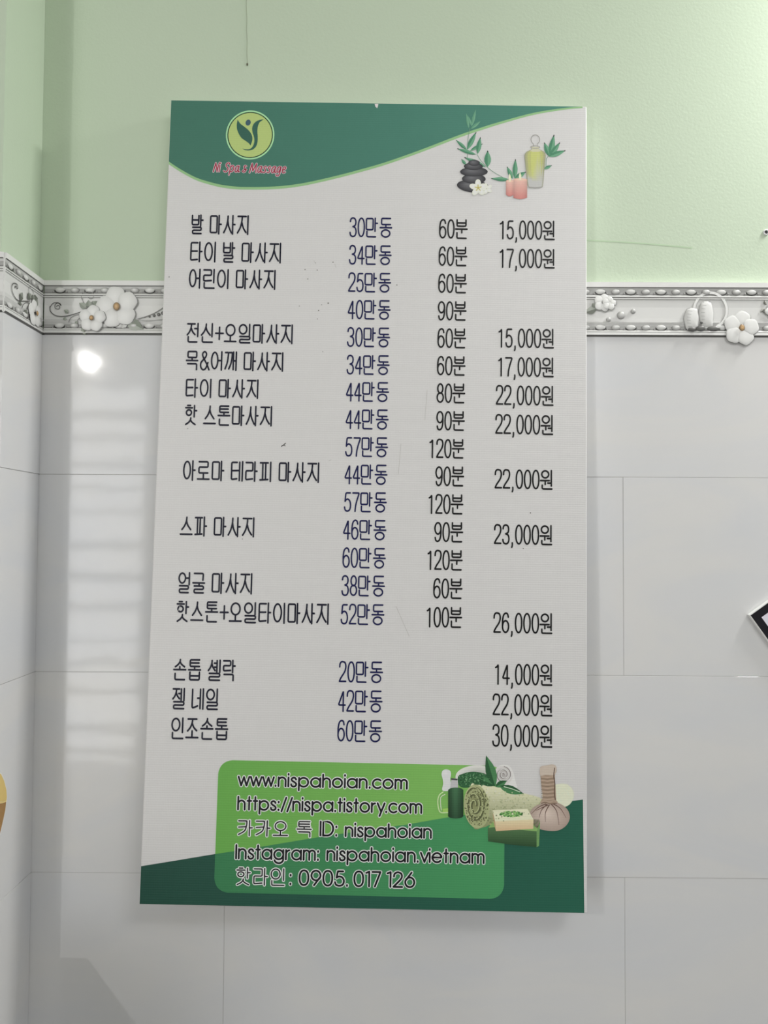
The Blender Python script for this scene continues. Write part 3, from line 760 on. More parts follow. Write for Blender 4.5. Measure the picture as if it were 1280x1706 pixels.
G3 = [(731, 780, 364.7, 397.8), (730.2, 779.2, 410.3, 443.3), (729.5, 778.5, 455.7, 488.4), (728.8, 778, 501.3, 534), (728.2, 777.3, 546.4, 580), (727.5, 776.4, 592.8, 625.6), (726.8, 775.8, 638.2, 671.6),
      (726.2, 775.2, 684.2, 717.4), (713, 774.3, 730.4, 763.4), (724.6, 774, 776.3, 810), (711.6, 772.6, 822.6, 856.4), (722.8, 772.4, 869, 903.2), (709.8, 771.6, 915.4, 949.8), (721.2, 771.2, 962.8, 997.4), (708.4, 770.6, 1010.2, 1045.4)]
for t, q_ in zip(P3, G3): menu_line('duration_lettering', t+'분', *q_, BLACK, 2.9)
P4 = ['15', '17', '15', '17', '22', '22', '22', '23', '26', '14', '22', '30']
G4 = [(830.4, 925.2, 366.3, 399), (830, 925.2, 413.5, 446.4), (828, 923.8, 546.3, 579.4), (827.5, 923.4, 594, 627.4), (825.6, 923.2, 641.2, 675), (824.6, 922.6, 689.6, 723.4), (823.4, 921.6, 781, 814.5),
      (822.4, 921, 872.8, 907), (821.4, 921.3, 1019.6, 1054.8), (822, 921.2, 1104.6, 1141), (820.2, 921.2, 1155, 1192), (819.6, 921.2, 1206, 1244)]
for t, q_ in zip(P4, G4): menu_line('won_price_lettering', t+',000원', *q_, BLACK, 2.9)

# ------------------------------------------------------------------ foot of the board
REF['v'] = 178
curve = [(226, 1444.5), (260, 1439), (300, 1432.5), (357, 1423), (400, 1416.5), (442, 1409.5), (532, 1394.5), (600, 1384.5), (678, 1373.5), (738, 1363), (800, 1354), (870, 1344.5), (920, 1338), (956, 1334), (971.5, 1332)]
cuv = catmull(bp(curve), 3)
k = Ink(S_B, .00012)
REDGE = -HW  # the print stops short of the right side, leaving a white margin
rb, rt = S_B.uv(973.8, 1519)[0], cuv[-1][0]
k.poly([clampuv(p) for p in cuv]+[(rb, .0006), (-HW+.0006, .0006)], None, None, lambda u, v: tuple(a_+(c_-a_)*min(1, max(0, (u+HW)/BW)) for a_, c_ in zip(pc(28, 62, 52), pc(34, 82, 66))))
k.build('foot_swoosh', M_PRINT, SIGN)
# contact panel: a rounded rectangle, lighter where the white board shows through
cp = bp([(364.5, 1266), (840.5, 1276), (840.0, 1498), (356.4, 1486.5)])
r_ = .020
def rr_panel(p, r):
    out = []; n = len(p)
    for i in range(n):
        a, b_, c_ = p[i-1], p[i], p[(i+1) % n]
        va = (a[0]-b_[0], a[1]-b_[1]); vc = (c_[0]-b_[0], c_[1]-b_[1]); la, lc = math.hypot(*va), math.hypot(*vc)
        s_ = (b_[0]+va[0]/la*r, b_[1]+va[1]/la*r); e_ = (b_[0]+vc[0]/lc*r, b_[1]+vc[1]/lc*r)
        for j in range(9):
            t = j/8; out.append(tuple((1-t)**2*s_[m_]+2*t*(1-t)*(b_[m_]*.82+(s_[m_]+e_[m_])*.09)+t*t*e_[m_] for m_ in (0, 1)))
    return out
panel = rr_panel(cp, r_)
GA, GB = pc(88, 143, 66), pc(112, 160, 84); GC, GD = pc(48, 104, 68), pc(62, 128, 82)
k = Ink(S_B, .00020)
pu = [p[0] for p in panel]; pv = [p[1] for p in panel]
mixc = lambda a_, c_, t: tuple(x+(y-x)*min(1, max(0, t)) for x, y in zip(a_, c_))
k.poly(panel, None, None, lambda u, v: mixc(GA, GB, (u-min(pu))/(max(pu)-min(pu))))
cpan = k.build('contact_panel', M_PRINT, SIGN)
def cv_at(u):
    for a_, c_ in zip(cuv, cuv[1:]):
        if a_[0] <= u <= c_[0]: return a_[1]+(c_[1]-a_[1])*(u-a_[0])/(c_[0]-a_[0])
    return cuv[0][1]
low = [p for p in panel if p[1] < cv_at(p[0])]
i0 = min(range(len(low)), key=lambda i: (low[i][0] > (min(pu)+max(pu))/2, -low[i][1]))
umin, umax = min(p[0] for p in low), max(p[0] for p in low)
arc = [p for p in cuv if umin < p[0] < umax]
ch = sorted([p for p in low if p[0] > (umin+umax)/2], key=lambda p: -p[1])+sorted([p for p in low if p[0] <= (umin+umax)/2], key=lambda p: p[1])
k = Ink(S_B, .00028)
k.poly([(umin, cv_at(umin))]+arc+[(umax, cv_at(umax))]+ch, None, None, lambda u, v: mixc(GC, GD, (u-min(pu))/(max(pu)-min(pu))))
k.build('panel_overlap', M_PRINT, cpan)

# --- geometric sans for the contact lines; y up, x-height 1, ascender 1.4
def arc_(cx, cy, rx, ry, a0, a1, n=14): return sm0(ell(cx, cy, rx, ry, n, 0, math.radians(a0), math.radians(a1)))
def sm0(p): return ('l', p)
def latin(ch):
    ln = lambda *p: ('l', list(p)); R_ = .5
    bowl = ('o', ell(.5, .5, .5, .5, 26))
    if ch == 'o': return 1.0, [bowl]
    if ch == 'a': return 1.0, [bowl, ln((1, 0), (1, 1))]
    if ch == 'p': return 1.0, [bowl, ln((0, -.42), (0, 1))]
    if ch == 'g': return 1.0, [bowl, ('l', [(1, 1), (1, -.02)]+ell(.52, -.02, .48, .40, 12, 0, 0, -math.radians(165)))]
    if ch == 'c': return .84, [arc_(.5, .5, .5, .5, 48, 312, 20)]
    if ch == 'e': return .98, [('l', [(.01, .52), (.98, .52)]+ell(.5, .5, .49, .5, 20, 0, math.radians(4), math.radians(318)))]
    if ch == 'n': return .76, [ln((0, 0), (0, 1)), ('l', ell(.38, .62, .38, .38, 14, 0, math.pi, 0)+[(.76, 0)])]
    if ch == 'h': return .76, [ln((0, 0), (0, 1.42)), ('l', ell(.38, .62, .38, .38, 14, 0, math.pi, 0)+[(.76, 0)])]
    if ch == 'm': return 1.24, [ln((0, 0), (0, 1)), ('l', ell(.31, .69, .31, .31, 12, 0, math.pi, 0)+[(.62, 0)]), ('l', ell(.93, .69, .31, .31, 12, 0, math.pi, 0)+[(1.24, 0)])]
    if ch == 'r': return .36, [ln((0, 0), (0, 1)), ('l', ell(.40, .55, .40, .43, 8, 0, math.pi, math.radians(95)))]
    if ch == 'i': return .0, [ln((0, 0), (0, 1)), ln((0, 1.33), (0, 1.42))]
    if ch == 't': return .40, [ln((.2, 0), (.2, 1.42)), ln((0, .98), (.42, .98))]
    if ch == 's': return .54, [('s', [(.52, .80), (.42, .96), (.24, 1.0), (.07, .90), (.05, .73), (.2, .58), (.38, .47), (.54, .30), (.48, .08), (.26, -.01), (.06, .07), (0, .25)])]
    if ch == 'w': return 1.16, [ln((0, 1), (.29, 0), (.58, .96), (.87, 0), (1.16, 1))]
    if ch == 'v': return .80, [ln((0, 1), (.40, 0), (.80, 1))]
    if ch == 'y': return .80, [ln((0, 1), (.42, .02)), ln((.80, 1), (.24, -.42))]
    if ch == 'I': return .0, [ln((0, 0), (0, 1.42))]
    if ch == 'D': return 1.05, [('l', [(0, 0), (0, 1.42), (.4, 1.42)]+ell(.4, .71, .65, .71, 16, 0, math.pi/2, -math.pi/2)+[(0, 0)])]
    if ch == '.': return .06, [ln((.03, .0), (.03, .08))]
    if ch == ':': return .08, [ln((.04, .0), (.04, .08)), ln((.04, .86), (.04, .95))]
    if ch == '/': return .50, [ln((0, -.12), (.52, 1.42))]
    if ch == '0': return .92, [oo(.46, .71, .46, .71, 2.3)]
    if ch == '1': return .34, [ln((0, 1.30), (.32, 1.42), (.32, 0))]
    if ch == '2': return .90, [('s', [(.03, 1.0), (.1, 1.27), (.42, 1.42), (.76, 1.3), (.86, 1.02), (.72, .72), (.3, .3), (0, .02)]), ln((0, 0), (.9, 0))]
    if ch == '5': return .92, [ln((.82, 1.40), (.28, 1.40), (.15, .78)), ('s', [(.15, .78), (.4, .9), (.72, .82), (.92, .5), (.8, .12), (.45, 0), (.1, .1), (0, .34)])]
    if ch == '6': return .96, [ln((.66, 1.42), (.12, .72)), ('o', ell(.48, .47, .47, .47, 22))]
    if ch == '7': return .86, [ln((0, 1.40), (.84, 1.40), (.28, 0))]
    if ch == '9': return .96, [ln((.30, 0), (.84, .70)), ('o', ell(.48, .95, .47, .47, 22))]
def latin_run(txt, gap=.30):
    x = 0; out = []; last = 0
    for ch in txt:
        if ch == ' ': x += .42; continue
        w_, st = latin(ch); g_ = gap*(.55 if ch in 'ywv/' else 1)
        out.append((x, st)); last = x+w_; x += w_+g_
    return out, last
WHT, INK = pc(226, 216, 222), pc(16, 18, 20)
def outline_glyphs(k, items, wc, wo, r):
    for wd, col, h in ((wo, WHT, .00045), (wc, INK, .00052)):
        for st, tx in items:
            s2 = [('c' if (t == 'l' and len(p) < 6) else ('p' if t == 'l' else t), p) for t, p in st]
            for t, p in s2:
                if t == 'p': k.ribbon([tx(*a_) for a_ in p], wd, col, h)
                else: set_strokes(k, [(t, p)], tx, wd, col, h, r if t != 'c' else .0002)
def contact_line(segs):
    k = Ink(S_B, .00045)
    for kind, txt, x0, x1, yb, hpx in segs:
        ua, va = S_B.uv(x0, yb); ub, vb = S_B.uv(x1, yb+(x1-x0)*.0155)
        if kind == 'L':
            run, last = latin_run(txt); wo = 5.9/1150; sx = (ub-ua-wo)/last; sy = hpx/1150
            items = [(st, (lambda a_, b_, gx=gx: (ua+wo/2+(gx+a_)*sx, va+b_*sy))) for gx, st in run]
            outline_glyphs(k, items, 3.1/1150, wo, .001)
        else:
            run, last = menu_run(txt); wo = 5.2/1150; sx = (ub-ua-wo)/last; H = hpx/1150
            items = [(st, (lambda a_, b_, gx=gx, gw=gw: (ua+wo/2+(gx+a_*gw)*sx, va+H-b_*H))) for gx, gw, st in run]
            for st, tx in items:
                set_strokes(k, st, tx, wo, WHT, .00045, .0016)
            for st, tx in items:
                set_strokes(k, st, tx, 2.1/1150, INK, .00052, .0016)
    return k.build('contact_lettering', M_PRINT, SIGN)
contact_line([('L', 'www.nispahoian.com', 394.5, 681, 1308.2, 14.2)])
contact_line([('L', 'https://nispa.tistory.com', 393.8, 705, 1348.2, 14.4)])
contact_line([('H', '카카오 톡', 394, 521, 1391.6, 24.2), ('L', 'ID:', 531, 564, 1391.5, 15.6), ('L', 'nispahoian', 573, 721, 1392.8, 14.4)])
contact_line([('L', 'Instagram:', 390.5, 533.5, 1429.8, 15.0), ('L', 'nispahoian.vietnam', 542.5, 809, 1432.5, 14.6)])
contact_line([('H', '핫라인', 391, 476.5, 1473.2, 26.2), ('L', ':', 480.5, 487.5, 1473, 16.2), ('L', '0905. 017 126', 496, 693.5, 1474.0, 16.4)])

# --- brand lettering: slanted brush letters in rose with a pale edge
REF['v'] = 196
def brush(ch):
    ln = lambda *p: ('s', list(p))
    if ch == 'N': return .72, [ln((0, -.05), (.06, .6), (.16, 1.4)), ln((.16, 1.36), (.4, .7), (.62, .0)), ln((.62, .02), (.66, .7), (.80, 1.45))]
    if ch == 'M': return 1.1, [ln((0, -.05), (.08, .7), (.18, 1.42)), ln((.18, 1.4), (.36, .7), (.5, .2)), ln((.5, .2), (.72, .8), (.95, 1.42)), ln((.95, 1.42), (.98, .7), (1.1, -.02))]
    if ch == 'S': return .72, [ln((.78, 1.2), (.66, 1.42), (.4, 1.42), (.2, 1.2), (.28, .9), (.55, .65), (.62, .35), (.45, .05), (.15, -.02), (-.06, .16))]
    if ch == 'i': return .2, [ln((0, 1), (.0, .4), (.02, 0)), ln((.02, 1.34), (.06, 1.42))]
    if ch == 'p': return .66, [ln((0, -.5), (.04, .3), (.06, 1)), ln((.05, .7), (.25, .98), (.52, .95), (.64, .6), (.5, .15), (.25, 0), (.06, .16))]
    if ch == 'a': return .68, [ln((.58, .8), (.4, 1), (.12, .8), (.02, .35), (.16, 0), (.4, .15), (.6, .95)), ln((.6, .98), (.56, .3), (.66, 0), (.8, .12))]
    if ch == 's': return .5, [ln((.5, .85), (.36, 1), (.15, .92), (.12, .7), (.36, .48), (.42, .2), (.25, 0), (-.04, .1))]
    if ch == 'g': return .68, [ln((.58, .8), (.4, 1), (.12, .8), (.02, .4), (.16, .08), (.4, .2), (.6, .95)), ln((.6, .98), (.58, .1), (.46, -.4), (.15, -.5), (-.02, -.3))]
    if ch == 'e': return .56, [ln((.06, .45), (.4, .55), (.54, .78), (.4, 1), (.14, .85), (.04, .4), (.2, 0), (.56, .14))]
    if ch == '&': return .6, [ln((.5, .95), (.3, 1.05), (.14, .9), (.3, .62), (.5, .35), (.4, .05), (.12, .02), (.04, .2), (.3, .42), (.6, .42))]
x = 0; run = []
for c_ in 'Ni Spa & Massage':
    if c_ == ' ': x += .42; continue
    w_, st = brush(c_); run.append((x, st)); last = x+w_; x += w_+.24
ua, va = S_B.uv(354.5, 286); ub, vb = S_B.uv(479, 288.5); sx = (ub-ua-.003)/(last+.2); sy = 10.6/1095
k = Ink(S_B, .00045)
for wd, col, h in ((3.3/1095, pc(222, 196, 202), .00045), (1.8/1095, pc(150, 50, 70), .00060)):
    for gx, st in run:
        for t, p in st:
            k.ribbon(catmull([(ua+.0012+(gx+a_+b_*.16)*sx, va+(vb-va)*(gx/last)+b_*sy) for a_, b_ in p], 4), wd, col, h)
k.build('brand_lettering', M_PRINT, SIGN)

# ------------------------------------------------------------------ picture: stones, candles, bottle, bamboo
def T(x, y): return S_B.uv(730+x/5.565, 170+y/5.565)
QT = 1/5.565/1095
pic = Ink(S_B, .00045)
GL1, GL2 = pc(70, 124, 96), pc(100, 150, 120)
for bb, tt, w_ in (((285, 245), (262, 105), 24), ((312, 225), (275, 125), 20), ((312, 225), (350, 70), 28), ((305, 250), (395, 178), 28)):
    pic.leaf(T(*bb), T(*tt), w_*QT, pc(92, 142, 116), pc(108, 156, 128))
pic.build('faded_bamboo_picture', M_PRINT, SIGN)
pic = Ink(S_B, .00047)
for pts in ([(272, 520), (274, 400), (280, 320), (296, 250)], [(360, 485), (410, 560), (500, 640), (600, 700)]):
    pic.ribbon(catmull([T(*p) for p in pts], 5), 5*QT, pc(112, 140, 122))
SPR = (((265, 442), (165, 352), 32), ((270, 442), (355, 278), 46), ((350, 487), (175, 432), 36), ((300, 452), (415, 388), 32), ((366, 482), (393, 326), 46),
                   ((460, 602), (460, 450), 62), ((440, 602), (240, 512), 46), ((258, 582), (218, 530), 28), ((660, 722), (490, 710), 40), ((692, 712), (640, 600), 40),
                   ((712, 708), (718, 528), 46), ((715, 708), (815, 648), 46), ((1035, 505), (985, 375), 50), ((1038, 502), (1076, 302), 54), ((1038, 505), (1132, 374), 46), ((1030, 506), (1184, 450), 48), ((982, 622), (1056, 588), 32))
for bb, tt, w_ in SPR:
    if bb[0] > 960 and pic.tagged == 0:
        pic.build('bamboo_picture', M_PRINT, SIGN); pic = Ink(S_B, .00047); pic.tagged = 1
    pic.leaf(T(*bb), T(*tt), w_*QT, GL1, GL2)
    d_ = (tt[0]-(tt[0]-bb[0])*.12, tt[1]-(tt[1]-bb[1])*.12); pic.leaf(T(*d_), T(*tt), w_*.22*QT, pc(50, 60, 54), pc(50, 60, 54))
pic.ribbon([T(1000, 620), T(1003, 530), T(1022, 502)], 5*QT, pc(112, 140, 122))
pic.build('bamboo_picture', M_PRINT, SIGN)
pic = Ink(S_B, .00060)
for cx, cy, rx, ry, rot in ((325, 782, 150, 60, -.08), (332, 714, 110, 48, 0), (333, 648, 128, 46, .02), (328, 598, 88, 36, 0), (334, 566, 54, 30, 0)):
    c = T(cx, cy); pic.fan((c[0]-rx*.25*QT, c[1]+ry*.35*QT), ell(c[0], c[1], rx*QT, ry*QT, 30, rot), pc(104, 104, 108), pc(46, 46, 50))
pic.build('stone_stack_picture', M_PRINT, SIGN)
pic = Ink(S_B, .00072)
for cx, cy, r, n0 in ((452, 805, 52, .3), (372, 798, 80, .0)):
    c = T(cx, cy)
    for i in range(5):
        a = n0+i*2*math.pi/5+.35; e = (c[0]+math.cos(a)*r*QT, c[1]+math.sin(a)*r*QT)
        m_ = ((c[0]+e[0]*1.2)/2.2, (c[1]+e[1]*1.2)/2.2)
        pic.fan(m_, ell(m_[0], m_[1], r*.50*QT, r*.34*QT, 18, a), pc(236, 238, 226), pc(206, 208, 196))
    if r > 60:
        for i in range(5):
            a = i*2*math.pi/5+.35; pic.leaf(c, (c[0]+math.cos(a)*r*.5*QT, c[1]+math.sin(a)*r*.5*QT), 12*QT, pc(176, 168, 100), pc(190, 182, 120))
        pic.fan(c, ell(c[0], c[1], 10*QT, 10*QT, 10), pc(150, 140, 70), pc(180, 170, 100))
pic.build('blossom_picture', M_PRINT, SIGN)
def printed_cylinder(pic, x0, x1, y0, y1, ct, cb, bulge=14):
    def side(t): return 1-.22*abs(2*t-1)**2.2
    for i in range(8):
        ta, tb = i/8, (i+1)/8; xa, xb = x0+(x1-x0)*ta, x0+(x1-x0)*tb
        ya, yb = y1+bulge*math.sin(math.pi*ta), y1+bulge*math.sin(math.pi*tb)
        f = side((ta+tb)/2); top = tuple(z_*f for z_ in ct); bot = tuple(z_*f for z_ in cb)
        P = [T(xa, y0), T(xb, y0), T(xb, yb), T(xa, ya)]
        vmid = (P[0][1]+P[2][1])/2
        pic.poly(P, None, None, lambda u, v: top if v > vmid else bot)
pic = Ink(S_B, .00066)
for x0, x1, y0, y1 in ((630, 702, 735, 862), (698, 826, 722, 888)):
    printed_cylinder(pic, x0, x1, y0, y1, pc(218, 174, 162), pc(190, 122, 117))
    c = T((x0+x1)/2, y0); pic.fan(c, ell(c[0], c[1], (x1-x0)/2*QT, 14*QT, 20), pc(232, 196, 178), pc(216, 168, 152))
    pic.leaf(T((x0+x1)/2, y0+4), T((x0+x1)/2-2, y0-72), 24*QT, pc(232, 228, 190), pc(222, 216, 176))
pic.build('candle_picture', M_PRINT, SIGN)
pic = Ink(S_B, .00060)
L_ = [(870, 440), (822, 462), (802, 495), (806, 560), (816, 650), (826, 740), (834, 785)]
Rr_ = [(936, 440), (976, 458), (998, 490), (992, 560), (984, 650), (976, 740), (970, 785)]
out = catmull([T(*p) for p in L_], 4)+catmull([T(*p) for p in [(850, 797), (900, 801), (955, 797)]], 4)+catmull([T(*p) for p in Rr_[::-1]], 4)
pic.poly(out, pc(146, 148, 124))
inn = [(c_[0]*1.0, c_[1]) for c_ in out]
for fx, c1 in ((.90, pc(160, 161, 118)), (.72, pc(172, 175, 112)), (.42, pc(182, 186, 114))):
    cx = T(902, 600)[0]; 
    pic.poly([(cx+(u-cx)*fx, v) for u, v in out], None, None, lambda u, v, c1=c1: c1 if v > T(900, 700)[1] else pc(176, 176, 174))
pic.poly([T(868, 418), T(936, 418), T(934, 442), T(958, 456), T(930, 464), T(880, 464), T(850, 456), T(872, 442)], pc(188, 186, 160))
c = T(902, 350); pic.ribbon(ell(c[0], c[1], 40*QT, 46*QT, 24, 0, math.radians(-60), math.radians(240)), 7*QT, pc(152, 150, 146))
pic.ribbon([T(884, 390), T(884, 412)], 6*QT, pc(150, 148, 144)); pic.ribbon([T(921, 390), T(919, 412)], 6*QT, pc(150, 148, 144))
pic.ribbon(catmull([T(862, 415), T(900, 407), T(940, 415), T(938, 428), T(900, 432), T(864, 426)], 4, True), 5*QT, pc(146, 144, 136), None, True)
pic.ribbon([T(838, 788), T(900, 797), T(966, 788)], 6*QT, pc(130, 128, 124))
pic.build('oil_bottle_picture', M_PRINT, SIGN)

# ------------------------------------------------------------------ picture: towels, soap, herb compress
REF['v'] = 180
def Bz(x, y): return S_B.uv(700+x/4.571, 1240+y/4.571)
QB = 1/4.571/1150
def Bp(*p): return [Bz(*q_) for q_ in p]
def Be(cx, cy, rx, ry, n=28, rot=0, a0=0.0, a1=2*math.pi):
    c = Bz(cx, cy); return ell(c[0], c[1], rx*QB, ry*QB, n, rot, a0, a1)
pic = Ink(S_B, .00045)
pic.poly(catmull(Bp((1000, 320), (1060, 300), (1120, 305), (1160, 340), (1172, 385), (1160, 430), (1120, 470), (1040, 480), (960, 440), (930, 380)), 4, True), pc(192, 200, 174))
c = Bz(1050, 390)
rnd = random.Random(3)
for i in range(70):
    a, q_ = rnd.uniform(0, 6.28), rnd.uniform(0, 1)**.5
    p = Bz(1070+math.cos(a)*q_*85, 385+math.sin(a)*q_*70); pic.fan(p, ell(p[0], p[1], 5*QB, 5*QB, 5), pc(206, 212, 190), pc(186, 194, 166))
pic.build('towel_end_picture', M_PRINT, SIGN)
pic = Ink(S_B, .00050)
bowl = Be(440, 250, 168, 88, 30, 0, math.radians(0), math.radians(180))
pic.fan(Bz(440, 225), bowl+[Bz(272, 300), Bz(608, 300)], pc(150, 154, 146), pc(196, 194, 190))
herb = catmull(Bp((290, 245), (330, 222), (390, 208), (450, 212), (500, 226), (545, 250), (545, 300), (470, 318), (400, 325), (330, 330), (292, 305)), 4, True)
pic.poly(herb, pc(44, 84, 54))
for i in range(150):
    x_, y_ = rnd.uniform(295, 535), rnd.uniform(222, 320)
    if ((x_-415)/130)**2+((y_-270)/58)**2 > 1: continue
    a = rnd.uniform(0, 6.28); l_ = rnd.uniform(10, 22)
    pic.leaf(Bz(x_, y_), Bz(x_+l_*math.cos(a), y_+l_*math.sin(a)), 9*QB, rnd.choice([pc(30, 62, 38), pc(84, 130, 92), pc(64, 112, 70)]), rnd.choice([pc(26, 56, 36), pc(110, 150, 112), pc(52, 98, 62)]))
pic.build('herb_bowl_picture', M_PRINT, SIGN)
pic = Ink(S_B, .00056)
pic.poly(catmull(Bp((600, 165), (650, 155), (690, 175), (715, 230), (730, 290), (740, 330), (690, 345), (620, 320), (570, 290), (560, 220)), 4, True), pc(196, 194, 192))
c = Bz(632, 232)
pic.fan(c, Be(632, 236, 74, 72), pc(150, 146, 144), pc(190, 188, 186))
sp = [(c[0]+(8+54*t)*QB*math.cos(t*14), c[1]+(8+54*t)*QB*math.sin(t*14)) for t in [i/60 for i in range(61)]]
pic.ribbon(sp, 7*QB, pc(120, 114, 112)); pic.ribbon([(u+6*QB, v+3*QB) for u, v in sp], 4*QB, pc(206, 204, 202))
pic.build('white_towel_picture', M_PRINT, SIGN)
# rolled green towel
pic = Ink(S_B, .00062)
body = catmull(Bp((385, 318), (430, 308), (500, 312), (600, 326), (700, 350), (800, 375), (890, 398), (935, 430), (925, 490), (830, 520), (700, 560), (560, 600), (480, 632), (400, 620)), 4, True)
pic.poly(body, None, None, lambda u, v: mixc(pc(122, 128, 92), pc(196, 200, 166), (v-Bz(500, 600)[1])/(Bz(500, 330)[1]-Bz(500, 600)[1])))
for i in range(420):
    x_, y_ = rnd.uniform(400, 920), rnd.uniform(325, 610)
    if y_ < 318+(x_-400)*.16 or y_ > 640-(x_-430)*.26 or (x_ > 845 and y_ > 470): continue
    p = Bz(x_, y_); q_ = rnd.uniform(3, 7); f = (y_-320)/280
    c_ = rnd.choice([mixc(pc(206, 210, 180), pc(140, 146, 100), f), mixc(pc(176, 182, 146), pc(96, 102, 70), f)])
    pic.fan(p, ell(p[0], p[1], q_*QB, q_*QB, 6), c_, c_)
endp = Be(430, 472, 96, 162, 34, .10)
pic.fan(Bz(410, 440), endp, pc(110, 114, 78), pc(150, 156, 116))
cc = Bz(420, 465)
sp = [(cc[0]+(12+66*t)*QB*math.cos(t*15), cc[1]+(20+118*t)*QB*math.sin(t*15)) for t in [i/70 for i in range(71)]]
pic.ribbon(sp, 13*QB, pc(78, 82, 56)); pic.ribbon([(u-9*QB, v+5*QB) for u, v in sp], 6*QB, pc(160, 166, 126))
for i in range(160):
    a, q_ = rnd.uniform(0, 6.28), rnd.uniform(.1, 1)**.5
    p = Bz(430+math.cos(a)*q_*92, 472+math.sin(a)*q_*155); c_ = rnd.choice([pc(92, 96, 64), pc(150, 156, 118), pc(70, 72, 50)]) if p[1] > Bz(0, 540)[1] else rnd.choice([pc(58, 60, 42), pc(96, 100, 68)])
    pic.fan(p, ell(p[0], p[1], 5*QB, 5*QB, 6), c_, c_)
pic.build('rolled_towel_picture', M_PRINT, SIGN)
pic = Ink(S_B, .00070)
LG, LD = pc(64, 112, 72), pc(38, 76, 48)
for bb, tt, w_ in (((570, 312), (430, 252), 60), ((572, 318), (503, 84), 78), ((575, 322), (662, 276), 46), ((605, 318), (792, 378), 62)):
    pic.leaf(Bz(*bb), Bz(*tt), w_*QB, LD, LG)
pic.ribbon(Bp((640, 322), (700, 338), (760, 362)), 6*QB, pc(176, 196, 170))
pic.build('green_leaf_picture', M_PRINT, SIGN)
# bottles
pic = Ink(S_B, .00062)
pic.ribbon(catmull(Bp((176, 362), (148, 385), (135, 430), (142, 490), (160, 518), (218, 518)), 5), 8*QB, pc(176, 200, 150))
pic.ribbon(catmull(Bp((190, 380), (160, 400), (156, 440), (162, 500)), 5), 5*QB, pc(200, 212, 184))
pic.poly(Bp((170, 492), (218, 484), (218, 515), (176, 515)), pc(140, 178, 90))
pic.poly(catmull(Bp((170, 350), (176, 300), (172, 262), (164, 230), (172, 200), (200, 190), (230, 202), (236, 232), (230, 262), (234, 300), (222, 350)), 4, True), pc(188, 190, 190))
pic.fan(Bz(192, 215), Be(198, 222, 26, 22), pc(212, 212, 212), pc(186, 188, 188))
pic.build('clear_bottle_picture', M_PRINT, SIGN)
pic = Ink(S_B, .00070)
pic.poly(Bp((242, 258), (276, 258), (282, 272), (288, 300), (290, 336), (230, 336), (234, 290)), pc(164, 164, 166)); pic.poly(Bp((236, 256), (286, 262), (284, 274), (238, 270)), pc(70, 70, 72))
for i in range(8):
    t0, t1 = i/8, (i+1)/8; xa, xb = 214+(330-214)*t0, 214+(330-214)*t1
    f = [.62, .8, 1.1, 1.35, 1.3, 1.0, .8, .6][i]; c_ = tuple(z_*f for z_ in pc(52, 86, 60)); cb_ = tuple(z_*f*.7 for z_ in pc(44, 74, 52))
    yt = lambda t: 346-18*math.sin(math.pi*t)**.5; yb = lambda t: 548+16*math.sin(math.pi*t)**.5
    vm = Bz(270, 450)[1]
    pic.poly(Bp((xa, yt(t0)), (xb, yt(t1)), (xb, yb(t1)), (xa, yb(t0))), None, None, lambda u, v, c_=c_, cb_=cb_: c_ if v > vm else cb_)
pic.build('green_bottle_picture', M_PRINT, SIGN)
# soap
pic = Ink(S_B, .00076)
pic.poly(Bp((556, 580), (905, 570), (914, 585), (898, 665), (520, 638)), pc(118, 152, 92))
pic.poly(Bp((516, 636), (560, 630), (890, 662), (888, 782), (700, 764), (518, 738)), None, None, lambda u, v: mixc(pc(40, 66, 42), pc(70, 100, 66), (v-Bz(600, 760)[1])/(Bz(600, 640)[1]-Bz(600, 760)[1])))
pic.poly(Bp((888, 662), (914, 582), (906, 772), (888, 782)), pc(98, 136, 84))
gs = pic.build('green_soap_picture', M_PRINT, SIGN)
pic = Ink(S_B, .00084)
pic.poly(Bp((552, 500), (818, 490), (864, 572), (572, 586)), pc(212, 200, 168))
pic.poly(Bp((572, 585), (864, 571), (862, 642), (700, 652), (578, 660)), None, None, lambda u, v: mixc(pc(182, 156, 122), pc(206, 184, 150), (v-Bz(700, 655)[1])/(Bz(700, 580)[1]-Bz(700, 655)[1])))
pic.poly(Bp((552, 500), (572, 586), (578, 660), (562, 600)), pc(160, 140, 108))
for i in range(130):
    a, q_ = rnd.uniform(0, 6.28), rnd.uniform(0, 1)**.5
    p = Bz(695+math.cos(a)*q_*90, 530+math.sin(a)*q_*21); c_ = rnd.choice([pc(70, 120, 60), pc(112, 160, 92), pc(52, 92, 48), pc(150, 180, 120)])
    pic.fan(p, ell(p[0], p[1], 8*QB, 6*QB, 6), c_, c_)
pic.build('cream_soap_picture', M_PRINT, SIGN)
